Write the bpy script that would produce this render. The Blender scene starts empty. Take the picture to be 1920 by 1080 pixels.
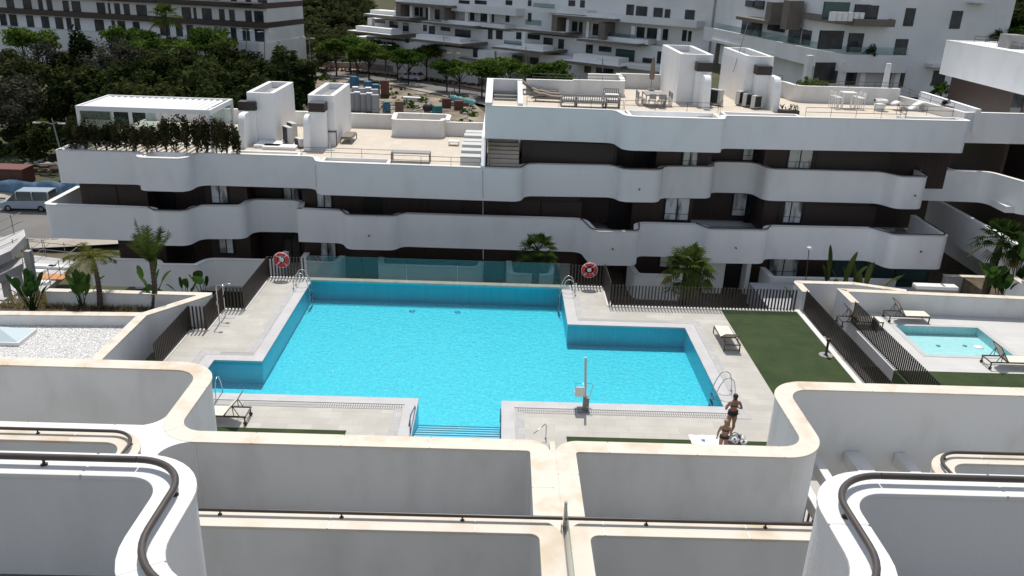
import bpy, math, random
import numpy as np
from mathutils import Vector, Matrix
SC = bpy.context.scene
COL = SC.collection
R = math.radians
rng = random.Random(7)
# ---------------------------------------------------------------- camera, sky, sun, exposure
H = 15.4
FPX, PITCH, ROLL, YAW = 1534.735, R(21.6086), R(2.1741), R(1.2132)
def _basis():
    cy, sy, ct, st = math.cos(YAW), math.sin(YAW), math.cos(PITCH), math.sin(PITCH)
    fwd = Vector((sy*ct, cy*ct, -st)); r0 = Vector((cy, -sy, 0)); u0 = r0.cross(fwd)
    c, s = math.cos(ROLL), math.sin(ROLL)
    return c*r0 + s*u0, -s*r0 + c*u0, fwd
RT, UP, FW = _basis()
cam_d = bpy.data.cameras.new('camera'); cam = bpy.data.objects.new('camera', cam_d); COL.objects.link(cam)
cam_d.sensor_width = 36; cam_d.lens = FPX*36/1920; cam_d.clip_start = 0.2; cam_d.clip_end = 3000
cam.matrix_world = Matrix(((RT.x, UP.x, -FW.x, 0), (RT.y, UP.y, -FW.y, 0), (RT.z, UP.z, -FW.z, H), (0, 0, 0, 1)))
SC.camera = cam
SUN_EL, SUN_AZ = R(64), R(-2)
w = bpy.data.worlds.new('World'); SC.world = w; w.use_nodes = True
nt = w.node_tree; bg = nt.nodes['Background']
sky = nt.nodes.new('ShaderNodeTexSky'); sky.sky_type = 'NISHITA'; sky.sun_disc = False
sky.sun_elevation = SUN_EL; sky.sun_rotation = SUN_AZ; sky.air_density = 1.0; sky.dust_density = 1.0
hs = nt.nodes.new('ShaderNodeHueSaturation'); hs.inputs['Saturation'].default_value = .55; nt.links.new(sky.outputs[0], hs.inputs['Color'])
nt.links.new(hs.outputs[0], bg.inputs[0]); bg.inputs[1].default_value = 0.15
sl = bpy.data.lights.new('sun', 'SUN'); sl.energy = 3.9; sl.angle = R(0.55); sl.color = (1, .96, .89)
so = bpy.data.objects.new('sun', sl); COL.objects.link(so)
sd = Vector((math.sin(SUN_AZ)*math.cos(SUN_EL), math.cos(SUN_AZ)*math.cos(SUN_EL), math.sin(SUN_EL)))
so.rotation_euler = sd.to_track_quat('Z', 'Y').to_euler(); so.location = (0, 60, 90)
SC.view_settings.view_transform = 'Standard'; SC.view_settings.look = 'None'
SC.view_settings.exposure = 0.03; SC.view_settings.gamma = 1.0
SC.cycles.max_bounces = 7; SC.cycles.diffuse_bounces = 4; SC.cycles.transparent_max_bounces = 12
SC.cycles.caustics_reflective = False; SC.cycles.caustics_refractive = False
# ---------------------------------------------------------------- surveying: from the photograph to real planes
def ray(px, py): return FW*FPX + RT*(px-960) + UP*(540-py)
def P(px, py, z=0.0):
    d = ray(px, py); return Vector((0, 0, H)) + d*((z-H)/d.z)
def PY(px, py, y):
    d = ray(px, py); return Vector((0, 0, H)) + d*(y/d.y)
# ---------------------------------------------------------------- objects
ORG = {}
def tag(o, label=None, cat=None, group=None, kind=None):
    if label: o['label'] = label
    if cat: o['category'] = cat
    if group: o['group'] = group
    if kind: o['kind'] = kind
    return o
def thing(name, label, cat, loc=(0, 0, 0), rz=0, group=None):
    o = bpy.data.objects.new(name, None); COL.objects.link(o); o.location = loc; o.rotation_euler = (0, 0, rz)
    o.empty_display_size = .2; ORG[o.name] = Vector(loc); return tag(o, label, cat, group)
def dup(root, loc, rz=0, label=None, scale=None, group=None):
    def rec(o, par):
        c = o.copy(); COL.objects.link(c)
        if par is not None: c.parent = par
        for ch in o.children: rec(ch, c)
        return c
    r = rec(root, None); r.location = loc; r.rotation_euler = (0, 0, rz)
    if scale: r.scale = (scale,)*3 if not hasattr(scale, '__len__') else scale
    if label: r['label'] = label
    if group: r['group'] = group
    return r
class MB:
    def __init__(s): s.v = []; s.f = []; s.sm = []
    def add(s, vs, fs, smooth=False):
        b = len(s.v); s.v += [tuple(v) for v in vs]; s.f += [tuple(i+b for i in f) for f in fs]; s.sm += [smooth]*len(fs); return s
    def box(s, x0, y0, z0, x1, y1, z1):
        x0, x1 = min(x0, x1), max(x0, x1); y0, y1 = min(y0, y1), max(y0, y1); z0, z1 = min(z0, z1), max(z0, z1)
        return s.add([(x0,y0,z0),(x1,y0,z0),(x1,y1,z0),(x0,y1,z0),(x0,y0,z1),(x1,y0,z1),(x1,y1,z1),(x0,y1,z1)],
                     [(0,3,2,1),(4,5,6,7),(0,1,5,4),(1,2,6,5),(2,3,7,6),(3,0,4,7)])
    def obox(s, o, a, b, c):
        o, a, b, c = Vector(o), Vector(a), Vector(b), Vector(c)
        return s.add([o, o+a, o+a+b, o+b, o+c, o+a+c, o+a+b+c, o+b+c],
                     [(0,3,2,1),(4,5,6,7),(0,1,5,4),(1,2,6,5),(2,3,7,6),(3,0,4,7)])
    def bar(s, p, q, wx, wz):
        p, q = Vector(p), Vector(q); d = (q-p); u = d.normalized()
        sd_ = u.cross(Vector((0, 0, 1)));
        if sd_.length < .01: sd_ = Vector((1, 0, 0))
        sd_.normalize(); n = sd_.cross(u).normalized()
        return s.obox(p-sd_*wx/2-n*wz/2, d, sd_*wx, n*wz)
    def prism(s, poly, z0, z1):
        n = len(poly); vs = [(p[0], p[1], z0) for p in poly]+[(p[0], p[1], z1) for p in poly]
        return s.add(vs, [tuple(range(n-1, -1, -1)), tuple(range(n, 2*n))]+[(i, (i+1) % n, n+(i+1) % n, n+i) for i in range(n)])
    def yprism(s, poly, y0, y1):   # polygon in x-z swept along y
        n = len(poly); vs = [(p[0], y0, p[1]) for p in poly]+[(p[0], y1, p[1]) for p in poly]
        return s.add(vs, [tuple(range(n-1, -1, -1)), tuple(range(n, 2*n))]+[(i, (i+1) % n, n+(i+1) % n, n+i) for i in range(n)])
    def xprism(s, poly, x0, x1):   # polygon in y-z swept along x
        n = len(poly); vs = [(x0, p[0], p[1]) for p in poly]+[(x1, p[0], p[1]) for p in poly]
        return s.add(vs, [tuple(range(n-1, -1, -1)), tuple(range(n, 2*n))]+[(i, (i+1) % n, n+(i+1) % n, n+i) for i in range(n)])
    def tube(s, pts, r, n=8, r2=None, cap=True):
        pts = [Vector(p) for p in pts]; m = len(pts); vs = []; fs = []
        t0 = (pts[1]-pts[0]).normalized(); a = t0.orthogonal().normalized()
        for i, p in enumerate(pts):
            t = (pts[min(i+1, m-1)]-pts[max(i-1, 0)]).normalized()
            a = (a-t*a.dot(t)).normalized(); b = t.cross(a)
            rr = r if r2 is None else r+(r2-r)*i/(m-1)
            vs += [p+(a*math.cos(2*math.pi*k/n)+b*math.sin(2*math.pi*k/n))*rr for k in range(n)]
        for i in range(m-1):
            fs += [(i*n+k, i*n+(k+1) % n, (i+1)*n+(k+1) % n, (i+1)*n+k) for k in range(n)]
        s.add(vs, fs, True)
        if cap: s.add(vs[:n], [tuple(range(n-1, -1, -1))]); s.add(vs[-n:], [tuple(range(n))])
        return s
    def lathe(s, prof, c=(0, 0, 0), n=16):
        vs = []; m = len(prof)
        for r, z in prof: vs += [(c[0]+r*math.cos(2*math.pi*k/n), c[1]+r*math.sin(2*math.pi*k/n), c[2]+z) for k in range(n)]
        s.add(vs, [(i*n+k, i*n+(k+1) % n, (i+1)*n+(k+1) % n, (i+1)*n+k) for i in range(m-1) for k in range(n)], True)
        s.add(vs[-n:], [tuple(range(n))]); s.add(vs[:n], [tuple(range(n-1, -1, -1))]); return s
    def torus(s, c, Rr, r, ax='y', n=28, m=10, a0=0, a1=2*math.pi, closed=True):
        vs = []; N = n if closed else n+1
        for i in range(N):
            a = a0+(a1-a0)*i/n
            for k in range(m):
                b = 2*math.pi*k/m; q = (Rr+r*math.cos(b)); u, v, h = q*math.cos(a), q*math.sin(a), r*math.sin(b)
                vs.append((c[0]+u, c[1]+h, c[2]+v) if ax == 'y' else ((c[0]+u, c[1]+v, c[2]+h) if ax == 'z' else (c[0]+h, c[1]+u, c[2]+v)))
        fs = [(i*m+k, ((i+1) % N)*m+k, ((i+1) % N)*m+(k+1) % m, i*m+(k+1) % m) for i in range(n) for k in range(m)]
        return s.add(vs, fs, True)
    def ell(s, c, r, n=14, m=9):
        vs = []; fs = []
        for i in range(m+1):
            t = math.pi*i/m
            vs += [(c[0]+r[0]*math.sin(t)*math.cos(2*math.pi*k/n), c[1]+r[1]*math.sin(t)*math.sin(2*math.pi*k/n), c[2]+r[2]*math.cos(t)) for k in range(n)]
        fs = [(i*n+k, (i+1)*n+k, (i+1)*n+(k+1) % n, i*n+(k+1) % n) for i in range(m) for k in range(n)]
        return s.add(vs, fs, True)
    def build(s, name, mat, parent=None, local=False, bevel=0, kind=None):
        me = bpy.data.meshes.new(name); off = Vector((0, 0, 0))
        if parent is not None: off = ORG.get(parent.name, Vector((0, 0, 0)))
        vs = s.v
        if parent is not None and not local and off.length > 0: vs = [(v[0]-off.x, v[1]-off.y, v[2]-off.z) for v in vs]
        me.from_pydata(vs, [], s.f); me.polygons.foreach_set('use_smooth', s.sm); me.update()
        for m in (mat if isinstance(mat, (list, tuple)) else [mat]): me.materials.append(m)
        o = bpy.data.objects.new(name, me); COL.objects.link(o)
        if parent is not None: o.parent = parent; ORG[o.name] = off
        if bevel:
            b = o.modifiers.new('bevel', 'BEVEL'); b.width = bevel; b.segments = 2; b.limit_method = 'ANGLE'; b.angle_limit = R(40)
        if kind: o['kind'] = kind
        return o
def fillet(path, r, n=8):
    out = [Vector(path[0][:2])]
    rs = r if hasattr(r, '__len__') else [r]*len(path)
    for i in range(1, len(path)-1):
        p, a, b = Vector(path[i][:2]), Vector(path[i-1][:2]), Vector(path[i+1][:2])
        u, v = (a-p), (b-p); lu, lv = u.length, v.length; u.normalize(); v.normalize()
        ang = math.acos(max(-1, min(1, u.dot(v)))); rr = rs[i]
        if rr <= 0 or ang > 3.05: out.append(p); continue
        t = min(rr/math.tan(ang/2), (.98 if i == 1 else .49)*lu, (.98 if i == len(path)-2 else .49)*lv); rr = t*math.tan(ang/2)
        c = p+(u+v).normalized()*(rr/math.sin(ang/2)); s, e = p+u*t, p+v*t
        a0 = math.atan2(s.y-c.y, s.x-c.x); a1 = math.atan2(e.y-c.y, e.x-c.x); da = (a1-a0+math.pi) % (2*math.pi)-math.pi
        out += [Vector((c.x+rr*math.cos(a0+da*k/n), c.y+rr*math.sin(a0+da*k/n))) for k in range(n+1)]
    out.append(Vector(path[-1][:2])); return out
def offset(pts, d):        # +d = to the left of travel
    out = []; m = len(pts)
    for i, p in enumerate(pts):
        t1 = (pts[i]-pts[i-1]).normalized() if i else None
        t2 = (pts[i+1]-pts[i]).normalized() if i < m-1 else None
        if t1 is None: t1 = t2
        if t2 is None: t2 = t1
        n1, n2 = Vector((-t1.y, t1.x)), Vector((-t2.y, t2.x)); nn = (n1+n2)
        nn = nn/max(nn.length_squared/2, .3) if nn.length > .01 else n1
        out.append(p+nn*d)
    return out
def wall(mb, pts, t, z0, z1, side=0):   # side 0: centred, 1: thickness to the left of travel, -1: to the right
    a = offset(pts, t/2 if side == 0 else (t if side == 1 else 0)); b = offset(pts, -t/2 if side == 0 else (0 if side == 1 else -t))
    n = len(pts); vs = [(p.x, p.y, z) for z in (z0, z1) for l in (a, b) for p in l]; fs = []
    for i in range(n-1):
        fs += [(i, i+1, 2*n+i+1, 2*n+i), (n+i+1, n+i, 3*n+i, 3*n+i+1), (2*n+i, 2*n+i+1, 3*n+i+1, 3*n+i), (i+1, i, n+i, n+i+1)]
    fs += [(0, 2*n, 3*n, n), (n-1, 2*n-1, 4*n-1, 3*n-1)]
    return mb.add(vs, fs)
def chop(pts, L, gap, start=0.0):       # cut a polyline into lengths with gaps
    out = []; cur = [pts[0]]; acc = start; i = 0
    p = pts[0].copy(); i = 1
    while i < len(pts):
        d = (pts[i]-p).length
        if acc+d >= L:
            q = p+(pts[i]-p).normalized()*(L-acc); cur.append(q); out.append(cur)
            p = q+(pts[i]-p).normalized()*min(gap, (pts[i]-q).length*.9); cur = [p.copy()]; acc = 0
        else:
            acc += d; p = pts[i].copy(); cur.append(p); i += 1
    if len(cur) > 1: out.append(cur)
    return out
# ---------------------------------------------------------------- materials
MT = {}
def mat(name, c, rough=.6, var=0., vs=2., c2=None, metal=0., bump=0., bs=40., spec=.5, detail=4., ramp=(.35, .65), stretch=None):
    m = bpy.data.materials.new(name); m.use_nodes = True; n = m.node_tree.nodes; l = m.node_tree.links; b = n['Principled BSDF']
    b.inputs['Base Color'].default_value = (*c, 1); b.inputs['Roughness'].default_value = rough; b.inputs['Metallic'].default_value = metal
    b.inputs['Specular IOR Level'].default_value = spec
    tc = n.new('ShaderNodeTexCoord'); co = tc.outputs['Object']
    if stretch:
        mp = n.new('ShaderNodeMapping'); mp.inputs['Scale'].default_value = stretch; l.new(co, mp.inputs[0]); co = mp.outputs[0]
    if c2 is None and var: c2 = tuple(x*(1-var) for x in c)
    if c2 is not None:
        nz = n.new('ShaderNodeTexNoise'); nz.inputs['Scale'].default_value = vs; nz.inputs['Detail'].default_value = detail; l.new(co, nz.inputs['Vector'])
        rp = n.new('ShaderNodeMapRange'); rp.inputs[1].default_value = ramp[0]; rp.inputs[2].default_value = ramp[1]; l.new(nz.outputs['Fac'], rp.inputs[0])
        mx = n.new('ShaderNodeMix'); mx.data_type = 'RGBA'; mx.inputs[6].default_value = (*c, 1); mx.inputs[7].default_value = (*c2, 1)
        l.new(rp.outputs[0], mx.inputs[0]); l.new(mx.outputs[2], b.inputs['Base Color'])
    if bump:
        nb = n.new('ShaderNodeTexNoise'); nb.inputs['Scale'].default_value = bs; nb.inputs['Detail'].default_value = 6; l.new(co, nb.inputs['Vector'])
        bp = n.new('ShaderNodeBump'); bp.inputs['Strength'].default_value = bump; bp.inputs['Distance'].default_value = .02
        l.new(nb.outputs['Fac'], bp.inputs['Height']); l.new(bp.outputs[0], b.inputs['Normal'])
    MT[name] = m; return m
def tilemat(name, c, c2, mortar, bw, bh, ms=.006, rough=.6, var=.25, vs=1.3, stain=None, off=.5):
    m = mat(name, c, rough); n = m.node_tree.nodes; l = m.node_tree.links; b = n['Principled BSDF']
    tc = n.new('ShaderNodeTexCoord'); br = n.new('ShaderNodeTexBrick'); l.new(tc.outputs['Object'], br.inputs['Vector'])
    br.offset = off; br.inputs['Color1'].default_value = (*c, 1); br.inputs['Color2'].default_value = (*c2, 1); br.inputs['Mortar'].default_value = (*mortar, 1)
    br.inputs['Scale'].default_value = 1; br.inputs['Mortar Size'].default_value = ms; br.inputs['Brick Width'].default_value = bw; br.inputs['Row Height'].default_value = bh
    nz = n.new('ShaderNodeTexNoise'); nz.inputs['Scale'].default_value = vs; nz.inputs['Detail'].default_value = 6; l.new(tc.outputs['Object'], nz.inputs['Vector'])
    rp = n.new('ShaderNodeMapRange'); rp.inputs[1].default_value = .35; rp.inputs[2].default_value = .7; rp.inputs[3].default_value = 0; rp.inputs[4].default_value = var
    l.new(nz.outputs['Fac'], rp.inputs[0]); mx = n.new('ShaderNodeMix'); mx.data_type = 'RGBA'
    s_ = stain or tuple(x*.7 for x in c); mx.inputs[7].default_value = (*s_, 1)
    l.new(rp.outputs[0], mx.inputs[0]); l.new(br.outputs['Color'], mx.inputs[6]); l.new(mx.outputs[2], b.inputs['Base Color'])
    return m
def glassmat(name, tint, gl=.12, fac=.25, dif=(.3, .4, .4), d=.1):
    m = bpy.data.materials.new(name); m.use_nodes = True; n = m.node_tree.nodes; l = m.node_tree.links; n.clear()
    o = n.new('ShaderNodeOutputMaterial'); t = n.new('ShaderNodeBsdfTransparent'); t.inputs[0].default_value = (*tint, 1)
    g = n.new('ShaderNodeBsdfGlossy'); g.inputs['Roughness'].default_value = .03; f = n.new('ShaderNodeFresnel'); ge = n.new('ShaderNodeNewGeometry'); ma = n.new('ShaderNodeMath'); ma.operation = 'MULTIPLY_ADD'; ma.inputs[1].default_value = -.833; ma.inputs[2].default_value = 1.5
    l.new(ge.outputs['Backfacing'], ma.inputs[0]); l.new(ma.outputs[0], f.inputs[0])
    df = n.new('ShaderNodeBsdfDiffuse'); df.inputs[0].default_value = (*dif, 1)
    m0 = n.new('ShaderNodeMixShader'); m0.inputs[0].default_value = d; l.new(t.outputs[0], m0.inputs[1]); l.new(df.outputs[0], m0.inputs[2])
    m1 = n.new('ShaderNodeMixShader'); l.new(f.outputs[0], m1.inputs[0]); l.new(m0.outputs[0], m1.inputs[1]); l.new(g.outputs[0], m1.inputs[2])
    l.new(m1.outputs[0], o.inputs[0]); MT[name] = m; return m
def leafmat(name, c, c2, vs=.6, trans=.25):
    m = bpy.data.materials.new(name); m.use_nodes = True; n = m.node_tree.nodes; l = m.node_tree.links; n.clear()
    o = n.new('ShaderNodeOutputMaterial'); ge = n.new('ShaderNodeNewGeometry'); oi = n.new('ShaderNodeObjectInfo')
    nz = n.new('ShaderNodeTexNoise'); nz.inputs['Scale'].default_value = vs; nz.inputs['Detail'].default_value = 5; l.new(ge.outputs['Position'], nz.inputs['Vector'])
    ad = n.new('ShaderNodeMath'); ad.operation = 'MULTIPLY_ADD'; ad.inputs[1].default_value = .5; l.new(oi.outputs['Random'], ad.inputs[0]); l.new(nz.outputs['Fac'], ad.inputs[2])
    rp = n.new('ShaderNodeMapRange'); rp.inputs[1].default_value = .45; rp.inputs[2].default_value = 1.0; l.new(ad.outputs[0], rp.inputs[0])
    mx = n.new('ShaderNodeMix'); mx.data_type = 'RGBA'; mx.inputs[6].default_value = (*c, 1); mx.inputs[7].default_value = (*c2, 1); l.new(rp.outputs[0], mx.inputs[0])
    d = n.new('ShaderNodeBsdfDiffuse'); tr = n.new('ShaderNodeBsdfTranslucent'); l.new(mx.outputs[2], d.inputs[0]); l.new(mx.outputs[2], tr.inputs[0])
    ms = n.new('ShaderNodeMixShader'); ms.inputs[0].default_value = trans; l.new(d.outputs[0], ms.inputs[1]); l.new(tr.outputs[0], ms.inputs[2]); l.new(ms.outputs[0], o.inputs[0])
    MT[name] = m; return m
white = mat('white_render', (.82, .82, .815), .85, c2=(.70, .70, .69), vs=.8, bump=.15, bs=60, ramp=(.5, .9), stretch=(1, 1, .5), detail=9)
white2 = mat('white_render_terraces', (.70, .695, .68), .85, c2=(.56, .545, .52), vs=1.3, bump=.2, bs=45, ramp=(.48, .85), stretch=(1, 1, .45), detail=9)
whitep = mat('white_paint_coping', (.69, .68, .65), .6, c2=(.62, .60, .55), vs=2.2, ramp=(.5, .8), bump=.05)
cream = mat('cream_stone', (.63, .575, .49), .7, c2=(.53, .425, .30), vs=1.7, ramp=(.48, .74), bump=.06, bs=30)
brown = mat('brown_cladding', (.045, .024, .018), .5, c2=(.030, .017, .013), vs=2, stretch=(4, 4, .4))
dark = mat('dark_opening', (.006, .006, .007), .5)
metal_d = mat('dark_bronze_metal', (.035, .026, .022), .5)
rail_m = mat('brown_painted_rail', (.045, .035, .031), .42, c2=(.06, .047, .04), vs=6)
steel = mat('polished_steel', (.55, .55, .56), .22, metal=1.)
grey_m = mat('grey_metal', (.20, .20, .20), .5)
frame_m = mat('black_window_frame', (.015, .015, .016), .4)
pane_l = mat('curtain_reflection_pane', (.70, .71, .70), .12, c2=(.10, .11, .12), vs=1.3, stretch=(1.6, 1.6, .5), ramp=(.48, .66))  # pale and dark blotches paint reflections as well as curtains into the colour
pane_d = mat('dark_pane', (.02, .023, .027), .06, c2=(.05, .055, .06), vs=.8)
pane_g = mat('green_pane', (.045, .085, .085), .08)
deckm = tilemat('deck_stone', (.50, .475, .43), (.42, .40, .36), (.36, .34, .30), .9, .45, .006, .75, .6, .8, (.35, .325, .28))
roofm = tilemat('roof_terrace_tile', (.58, .51, .42), (.52, .46, .38), (.42, .37, .30), .6, .6, .008, .8, .35, .8, (.50, .42, .33), 0)
copm = tilemat('pool_edge_stone', (.50, .49, .49), (.46, .45, .45), (.40, .39, .39), .6, .6, .005, .7, .3, 1.5)
gutm = tilemat('pool_gutter_stone', (.46, .45, .44), (.40, .39, .38), (.33, .32, .31), .45, .45, .01, .8, .4, 3)
gratem = tilemat('overflow_grate', (.55, .53, .50), (.52, .50, .47), (.16, .15, .14), .085, .34, .022, .6, .2, 3, off=0)
poolm = tilemat('pool_sparkle_mosaic', (.022, .52, .66), (.060, .68, .80), (.07, .66, .78), .075, .075, .006, .35, .65, 7, (.012, .42, .57))  # mosaic whose light and dark mottling paints in the water's sparkle
poolw = tilemat('pool_wall_mosaic', (.020, .54, .68), (.035, .60, .73), (.04, .6, .72), .075, .075, .004, .35, .15, 3, (.015, .48, .62))
stepm = tilemat('pool_step_mosaic', (.16, .60, .80), (.20, .66, .84), (.2, .66, .84), .075, .075, .006, .35, .3, 5, (.08, .45, .66))
kidm = tilemat('wading_pool_mosaic', (.40, .72, .75), (.48, .80, .82), (.46, .76, .78), .075, .075, .006, .35, .3, 6, (.36, .66, .70))
navy = mat('navy_nosing', (.01, .07, .13), .4)
lawnm = mat('lawn_grass', (.020, .042, .008), .95, c2=(.042, .066, .015), vs=1.1, bump=1., bs=160, ramp=(.3, .7), detail=8)
gravelm = mat('white_gravel', (.66, .65, .63), .9, c2=(.30, .295, .29), vs=17, ramp=(.44, .60), bump=1., bs=22, detail=2)
soilm = mat('garden_soil', (.06, .045, .03), .95, c2=(.11, .085, .05), vs=2, bump=.6, bs=30)
asphalt = mat('asphalt', (.13, .125, .12), .9, c2=(.17, .16, .15), vs=.25, bump=.2)
pavem = mat('pavement_concrete', (.40, .35, .29), .9, c2=(.30, .26, .22), vs=.5)
pinkpave = mat('pink_pavement', (.48, .30, .21), .9, c2=(.40, .27, .20), vs=.5)
dirtm = mat('dry_dirt', (.33, .27, .20), .95, c2=(.13, .105, .075), vs=.3, bump=.5, bs=8)
concrete = mat('grey_concrete', (.32, .31, .30), .9, c2=(.22, .215, .21), vs=.9, bump=.2)
taupe = mat('taupe_fascia', (.17, .145, .12), .8, c2=(.14, .12, .10), vs=1)
fwhite = mat('far_white_render', (.74, .74, .73), .9, c2=(.66, .66, .65), vs=.3)
redm = mat('lifebuoy_red', (.55, .03, .035), .45); bandm = mat('reflective_band', (.7, .7, .7), .4)
sling = mat('cream_sling_fabric', (.72, .67, .56), .8, c2=(.66, .61, .50), vs=5)
lframe = mat('bronze_aluminium', (.085, .065, .050), .45)
wick = mat('brown_rattan', (.16, .12, .09), .8, c2=(.10, .075, .055), vs=30)
cushion = mat('grey_brown_cushion', (.23, .19, .155), .9, c2=(.18, .15, .12), vs=4)
plas = mat('white_plastic', (.75, .75, .74), .4)
acm = mat('ac_casing', (.52, .52, .50), .5); acg = mat('ac_grille', (.02, .022, .022), .5)
greyf = mat('grey_furniture', (.25, .24, .225), .7)
blue_b = mat('blue_plastic', (.035, .13, .25), .5, c2=(.05, .19, .33), vs=1.5); tealm = mat('teal_tarpaulin', (.02, .15, .17), .6, c2=(.03, .21, .22), vs=1)
brickm = tilemat('brick_pallet', (.17, .075, .05), (.13, .06, .045), (.06, .035, .03), .5, .22, .03, .9)
blockm = tilemat('pale_blocks', (.52, .52, .53), (.45, .45, .46), (.20, .20, .21), 1.0, .42, .04, .9)
woodm = mat('weathered_wood', (.22, .15, .09), .8, c2=(.15, .10, .06), vs=6)
bark = mat('bark', (.065, .05, .038), .95, c2=(.035, .026, .02), vs=9, bump=.8, bs=20)
palmbark = mat('palm_bark', (.10, .075, .055), .95, c2=(.045, .032, .024), vs=5, bump=1., bs=14, stretch=(1, 1, 4))
lf_dark = leafmat('dark_foliage', (.011, .022, .008), (.060, .074, .024), .30)
lf_dk2 = leafmat('mid_dark_foliage', (.018, .030, .010), (.065, .080, .026), .3)
lf_mid = leafmat('green_foliage', (.022, .052, .010), (.105, .160, .030), .5)
lf_olive = leafmat('olive_foliage', (.035, .043, .016), (.075, .085, .035), .4)
lf_grey = leafmat('greyish_foliage', (.035, .037, .026), (.065, .065, .048), .4)
lf_red = leafmat('reddish_hedge_foliage', (.020, .034, .012), (.085, .072, .034), 1.6)
lf_palm = leafmat('palm_foliage', (.022, .045, .010), (.075, .105, .025), 1.2, .3)
lf_yel = leafmat('yellowing_palm_foliage', (.06, .075, .016), (.17, .15, .035), 1.0, .3)
lf_paddle = leafmat('paddle_foliage', (.020, .050, .014), (.065, .12, .028), 2.0, .35)
lf_dry = leafmat('dry_grass', (.13, .105, .045), (.28, .23, .11), 1.5)
tealg = glassmat('pool_glass', (.66, .76, .755), d=.12, dif=(.20, .27, .28))
clearg = glassmat('clear_glass', (.80, .88, .87), d=.06, dif=(.4, .5, .5))
def watermat(name, tint, b1, s1):
    m = bpy.data.materials.new(name); m.use_nodes = True; n = m.node_tree.nodes; l = m.node_tree.links; n.clear()
    o = n.new('ShaderNodeOutputMaterial'); t = n.new('ShaderNodeBsdfTransparent'); t.inputs[0].default_value = (*tint, 1)
    g = n.new('ShaderNodeBsdfGlossy'); g.inputs['Roughness'].default_value = .04; f = n.new('ShaderNodeFresnel'); f.inputs[0].default_value = 1.33
    tc = n.new('ShaderNodeTexCoord'); nz = n.new('ShaderNodeTexNoise'); nz.inputs['Scale'].default_value = s1; nz.inputs['Detail'].default_value = 3; l.new(tc.outputs['Object'], nz.inputs['Vector'])
    bp = n.new('ShaderNodeBump'); bp.inputs['Strength'].default_value = b1; bp.inputs['Distance'].default_value = .08; l.new(nz.outputs['Fac'], bp.inputs['Height'])
    l.new(bp.outputs[0], g.inputs['Normal']); l.new(bp.outputs[0], f.inputs['Normal'])
    ms = n.new('ShaderNodeMixShader'); l.new(f.outputs[0], ms.inputs[0]); l.new(t.outputs[0], ms.inputs[1]); l.new(g.outputs[0], ms.inputs[2]); l.new(ms.outputs[0], o.inputs[0])
    return m
water_m = watermat('pool_water', (.90, .99, 1.), .7, 5.5); water_k = watermat('wading_water', (.95, 1, 1), .3, 5)
skin_m = mat('tanned_skin', (.30, .15, .10), .55); skin2 = mat('fair_tanned_skin', (.36, .20, .145), .55)
swim = mat('black_swimwear', (.008, .008, .010), .7); hair_d = mat('dark_hair', (.018, .012, .009), .6); hair_b = mat('blond_hair', (.30, .20, .10), .6)
# ================================================================ GROUND
def zt(x, y):
    z = -6.5
    if x < -24: z -= 1.5*min(1, (-24-x)/14)*max(0, min(1, (95-y)/25))
    if y > 70: z += 1.5*min(1, (y-70)/60)
    def ss(t): t = max(0, min(1, t)); return t*t*(3-2*t)
    z += 9.5*ss((x-8)/26)*ss((y-58)/26)
    if y > 172:
        k = ss((y-172)/120); z += 26*k*(1+.5*math.exp(-((x+42)/30)**2))
    if y > 300: z += (y-300)*.09
    return z
g = MB(); xs = [-420+12*i for i in range(71)]; ys = [42+6*i for i in range(44)]+[310+24*i for i in range(22)]
vs = [(x, y, zt(x, y)+.25*math.sin(x*.31+y*.17)*(1 if y > 172 else .25)) for y in ys for x in xs]; nx = len(xs)
g.add(vs, [(j*nx+i, j*nx+i+1, (j+1)*nx+i+1, (j+1)*nx+i) for j in range(len(ys)-1) for i in range(nx-1)], True)
terr_m = mat('scrub_ground', (.045, .055, .020), .95, c2=(.13, .10, .06), vs=.09, bump=.8, bs=3, ramp=(.45, .75), detail=8)
g.build('terrain', terr_m, kind='structure')
MB().box(-60, -30, -9.2, 60, 42.5, -8.8).build('lower_ground', soilm, kind='structure')
MB().box(-12, 40.1, -8.7, 34, 62, -3.4).build('garden_ground', soilm, kind='structure')
# ================================================================ POOL DECK
d = MB()
for (x0, y0, x1, y1) in ((-14.6, 17, -2.8, 27.2), (-2.8, 17, .36, 24.3), (.36, 17, 11.05, 27.2), (8.82, 27.2, 11.05, 36.85), (3.38, 34.5, 5.7, 39.5),
                         (5.7, 34.5, 8.82, 36.85), (-9.42, 39.0, 3.38, 39.5)):
    d.box(x0, y0, -.35, x1, y1, 0)
fl = [P(*q, 0) for q in ((300, 690), (356.7, 619), (393.6, 614), (413, 589), (463.6, 577), (499.6, 526.5), (566, 526))]
d.prism([(-9.42, 39.5), (fl[5].x-.1, 39.5), (fl[5].x-.1, fl[3].y+.6), (fl[3].x-.1, fl[3].y+.6), (fl[3].x-.1, fl[1].y+.1), (fl[1].x-.1, fl[1].y+.1), (fl[1].x-.1, 27.2), (-11.37, 27.2), (-11.37, 29.93), (-9.42, 29.93)], -.35, 0)
d.build('pool_deck', deckm, kind='structure')
OUT = [(-11.37, 27.2), (-2.8, 27.2), (-2.8, 24.3), (.36, 24.3), (.36, 27.2), (8.82, 27.2), (8.82, 34.5), (3.38, 34.5), (3.38, 39.0), (-9.42, 39.0), (-9.42, 29.93), (-11.37, 29.93)]
def ring_poly(poly, dd):
    n = len(poly); out = []
    for i in range(n):
        a, p, b = Vector(poly[i-1]), Vector(poly[i]), Vector(poly[(i+1) % n])
        n1 = (p-a).normalized(); n2 = (b-p).normalized()
        o = Vector((n1.y, -n1.x))+Vector((n2.y, -n2.x)); out.append((p.x+o.x*dd, p.y+o.y*dd))
    return out
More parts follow.
